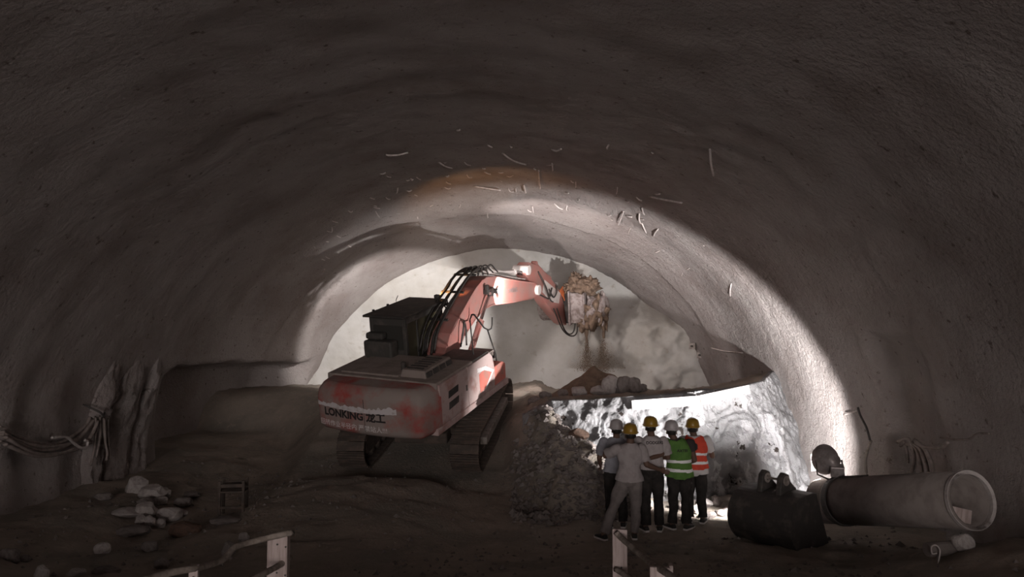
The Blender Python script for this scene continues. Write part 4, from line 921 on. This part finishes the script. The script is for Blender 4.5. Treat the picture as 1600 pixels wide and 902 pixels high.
    for i in range(len(pr) - 1):
        for k in range(n): fs.append((i * n + k, i * n + (k + 1) % n, (i + 1) * n + (k + 1) % n, (i + 1) * n + k))
    b.add(vs, fs); hh = b.build('hard_hat', M[hat], root, smooth=True)
    b = MB(); b.lathe([(.098, -.035), (.104, -.035), (.104, -.005), (.098, -.005)], hc_, (0, 0, 1), 24, closed=True); b.build('headband', M['lampgrey'], hh)
    return root, shirt, hip, chest, neck
def joints(hip=(0, 0, .93), chest=(0, .01, 1.28), neck=(0, .0, 1.465), head=(0, .025, 1.59), **k):
    J = dict(hip=hip, chest=chest, neck=neck, head=head); hp = Vector(hip); ch = Vector(chest)
    for s, n in ((-1, 'l'), (1, 'r')):
        J['sh' + n] = ch + Vector((s * .195, 0, .115)); J['el' + n] = ch + Vector((s * .27, .03, -.15)); J['wr' + n] = ch + Vector((s * .23, .20, -.30))
        J['hp' + n] = hp + Vector((s * .088, 0, -.03)); J['kn' + n] = hp + Vector((s * .10, .02, -.45)); J['an' + n] = Vector((hp.x + s * .11, hp.y - .02, .085))
    J.update(k); return J
def gz(px, d, k=.0):
    p = at(px, 800, d); return Vector((p.x, p.y, H(p.x, p.y) + .02))
def back_text(root, shirt, body, width, size, zc, xc, m, name, arc=0, label=None, bold=.002):
    me = text_mesh(body, size, bold); xs = [v.co.x for v in me.vertices]; k = width / (max(xs) - min(xs)); x0 = (max(xs) + min(xs)) / 2
    bvh = BVHTree.FromPolygons([v.co for v in shirt.data.vertices], [tuple(p.vertices) for p in shirt.data.polygons])
    for v in me.vertices:
        x = xc + (v.co.x - x0) * k; z = zc + v.co.y - arc * (x - xc) ** 2; h = bvh.ray_cast(Vector((x, -1, z)), Vector((0, 1, 0)))
        v.co = Vector((x, (h[0].y if h[0] else -.12) - .006, z))
    me.materials.clear(); o = link(name, me, shirt, M[m])
    if label: o['label'] = label
    return o
# worker behind, white helmet and pale blue shirt
J = joints(hip=(.0, 0, .93), chest=(0, .01, 1.27), neck=(.01, 0, 1.45), head=(.02, .03, 1.565))
person('worker in a white helmet and pale blue shirt, half hidden behind the grey-clad worker', gz(963, 12.35), 0, J, 'hatw', 'shirtblue', 'troublack', seed=1)
# worker with legs apart
J = joints(hip=(-.01, 0, .92), chest=(.0, .0, 1.26), neck=(.01, .0, 1.45), head=(.015, .03, 1.57), elr=(.255, -.03, 1.13), wrr=(.47, .06, 1.04), ell=(-.37, .12, 1.24), wrl=(-.33, .36, 1.22), knl=(-.24, .03, .50), anl=(-.42, -.05, .085), hpl=(-.10, 0, .89), knr=(.09, .03, .48), anr=(.06, .0, .085))
person('worker in a yellow helmet, grey T-shirt and grey trousers standing with legs apart', gz(985, 11.55), 0, J, 'haty', 'teegrey', 'trougrey', (.55, -.1), seed=2, hem=.88)
# middle worker
J = joints(hip=(0, 0, .95), chest=(0, .0, 1.30), neck=(0, .0, 1.49), head=(-.005, .03, 1.615), wrl=(-.12, .28, 1.10), wrr=(.12, .28, 1.12))
r_, sh_, *_ = person('worker in a yellow helmet and pale lettered T-shirt in the middle of the group', gz(1019, 11.95), 0, J, 'haty', 'teepale', 'troublack', seed=3, hem=.97)
back_text(r_, sh_, 'DODGERS', .27, .062, 1.405, .035, 'letter', 'lettering', arc=.35, label='dark lettering across the shoulders')
# green vest
J = joints(hip=(.02, 0, .91), chest=(.0, .0, 1.25), neck=(-.05, .0, 1.43), head=(-.09, .03, 1.545), ell=(-.27, -.24, 1.22), wrl=(-.47, -.40, 1.175), wrr=(.16, .24, 1.02), knl=(-.07, .02, .47), anl=(-.10, -.02, .085))
r_, sh_, *_ = person('worker in a white helmet and green reflective vest with one arm behind his neighbour', gz(1060, 12.1), R(-8), J, 'hatw', 'shirtblack', 'troublack', (.6, -.6), vest=('green', .84), sleeve=.45, hem=.90, seed=4)
back_text(r_, sh_, 'AXTEI', .17, .055, 1.27, .06, 'letter', 'lettering', label='dark lettering on the vest')
# orange vest
J = joints(hip=(.0, 0, .92), chest=(.0, .01, 1.25), neck=(-.01, .0, 1.43), head=(-.03, .03, 1.545), elr=(.29, .07, 1.10), wrr=(.24, .30, 1.17), wrl=(-.12, .28, 1.08))
r_, sh_, *_ = person('worker in a yellow helmet and orange-red reflective vest, last in the row', gz(1087, 12.6), R(-12), J, 'haty', 'teewhite', 'troublack', vest=('vred', .90), sleeve=.7, hem=.82, seed=5)
back_text(r_, sh_, '∩', .085, .10, 1.29, .0, 'letter', 'emblem', label='small dark emblem', bold=.012); back_text(r_, sh_, '———', .10, .06, 1.245, .0, 'letter', 'emblem_line')

# ------------------------------------------------------------------ falling muck below the cutter head
rn = random.Random(5); vs = []; fs = []
top1 = ex.matrix_basis @ URM @ Vector((1.05, 8.34, .3)); top2 = ex.matrix_basis @ URM @ Vector((1.62, 8.36, .4))
for i in range(2600):
    t = rn.random() ** .7; src, sp_ = (top1, .30) if rn.random() < .62 else (top2, .45)
    p = src + Vector((rn.gauss(0, 1) * sp_ * (.10 + t * .9) * .5, rn.gauss(0, 1) * .12 * (.3 + t), -t * (src.z - 1.9))); s = rn.uniform(.006, .022); n = len(vs)
    vs += [p + Vector((rn.uniform(-1, 1), rn.uniform(-1, 1), rn.uniform(-1.6, 1.6))) * s for _ in range(4)]; fs += [(n, n + 1, n + 2), (n, n + 1, n + 3), (n, n + 2, n + 3), (n + 1, n + 2, n + 3)]
me = bpy.data.meshes.new('falling_muck'); me.from_pydata(vs, [], fs); o = link('falling_muck', me, None, M['mud']); tag(o, 'brown crumbs of muck falling from the cutter head onto the pile', 'muck', kind='stuff')

# thin brown dust hanging in the fall
def volume_mat(name, c, dens, scale):
    m = bpy.data.materials.new(name); m.use_nodes = True; nt = m.node_tree; N = nt.nodes; L = nt.links; N.remove(N['Principled BSDF'])
    v = N.new('ShaderNodeVolumePrincipled'); v.inputs['Color'].default_value = rgba(c); v.inputs['Anisotropy'].default_value = .2
    tc = N.new('ShaderNodeTexCoord'); n = N.new('ShaderNodeTexNoise'); n.inputs['Scale'].default_value = scale; L.new(tc.outputs['Object'], n.inputs['Vector'])
    r = N.new('ShaderNodeMapRange'); r.inputs[1].default_value = .38; r.inputs[2].default_value = .7; r.inputs[4].default_value = dens; L.new(n.outputs[0], r.inputs[0]); L.new(r.outputs[0], v.inputs['Density'])
    L.new(v.outputs[0], N['Material Output'].inputs['Volume']); return m
vm = volume_mat('brown_dust', (.62, .47, .36), 1.1, 1.6)
base = Vector(((top1.x + top2.x) / 2, (top1.y + top2.y) / 2, 2.0))
b = MB().lathe([(0, 0), (.95, .0), (.9, .35), (.55, .8), (.38, 1.2), (.3, 1.5), (0, 1.5)], (0, 0, 0), (0, 0, 1), 20)
o = b.build('dust_plume', vm, smooth=True); o.location = base; tag(o, 'thin brown dust plume hanging between the cutter head and the muck pile', 'dust', kind='stuff')
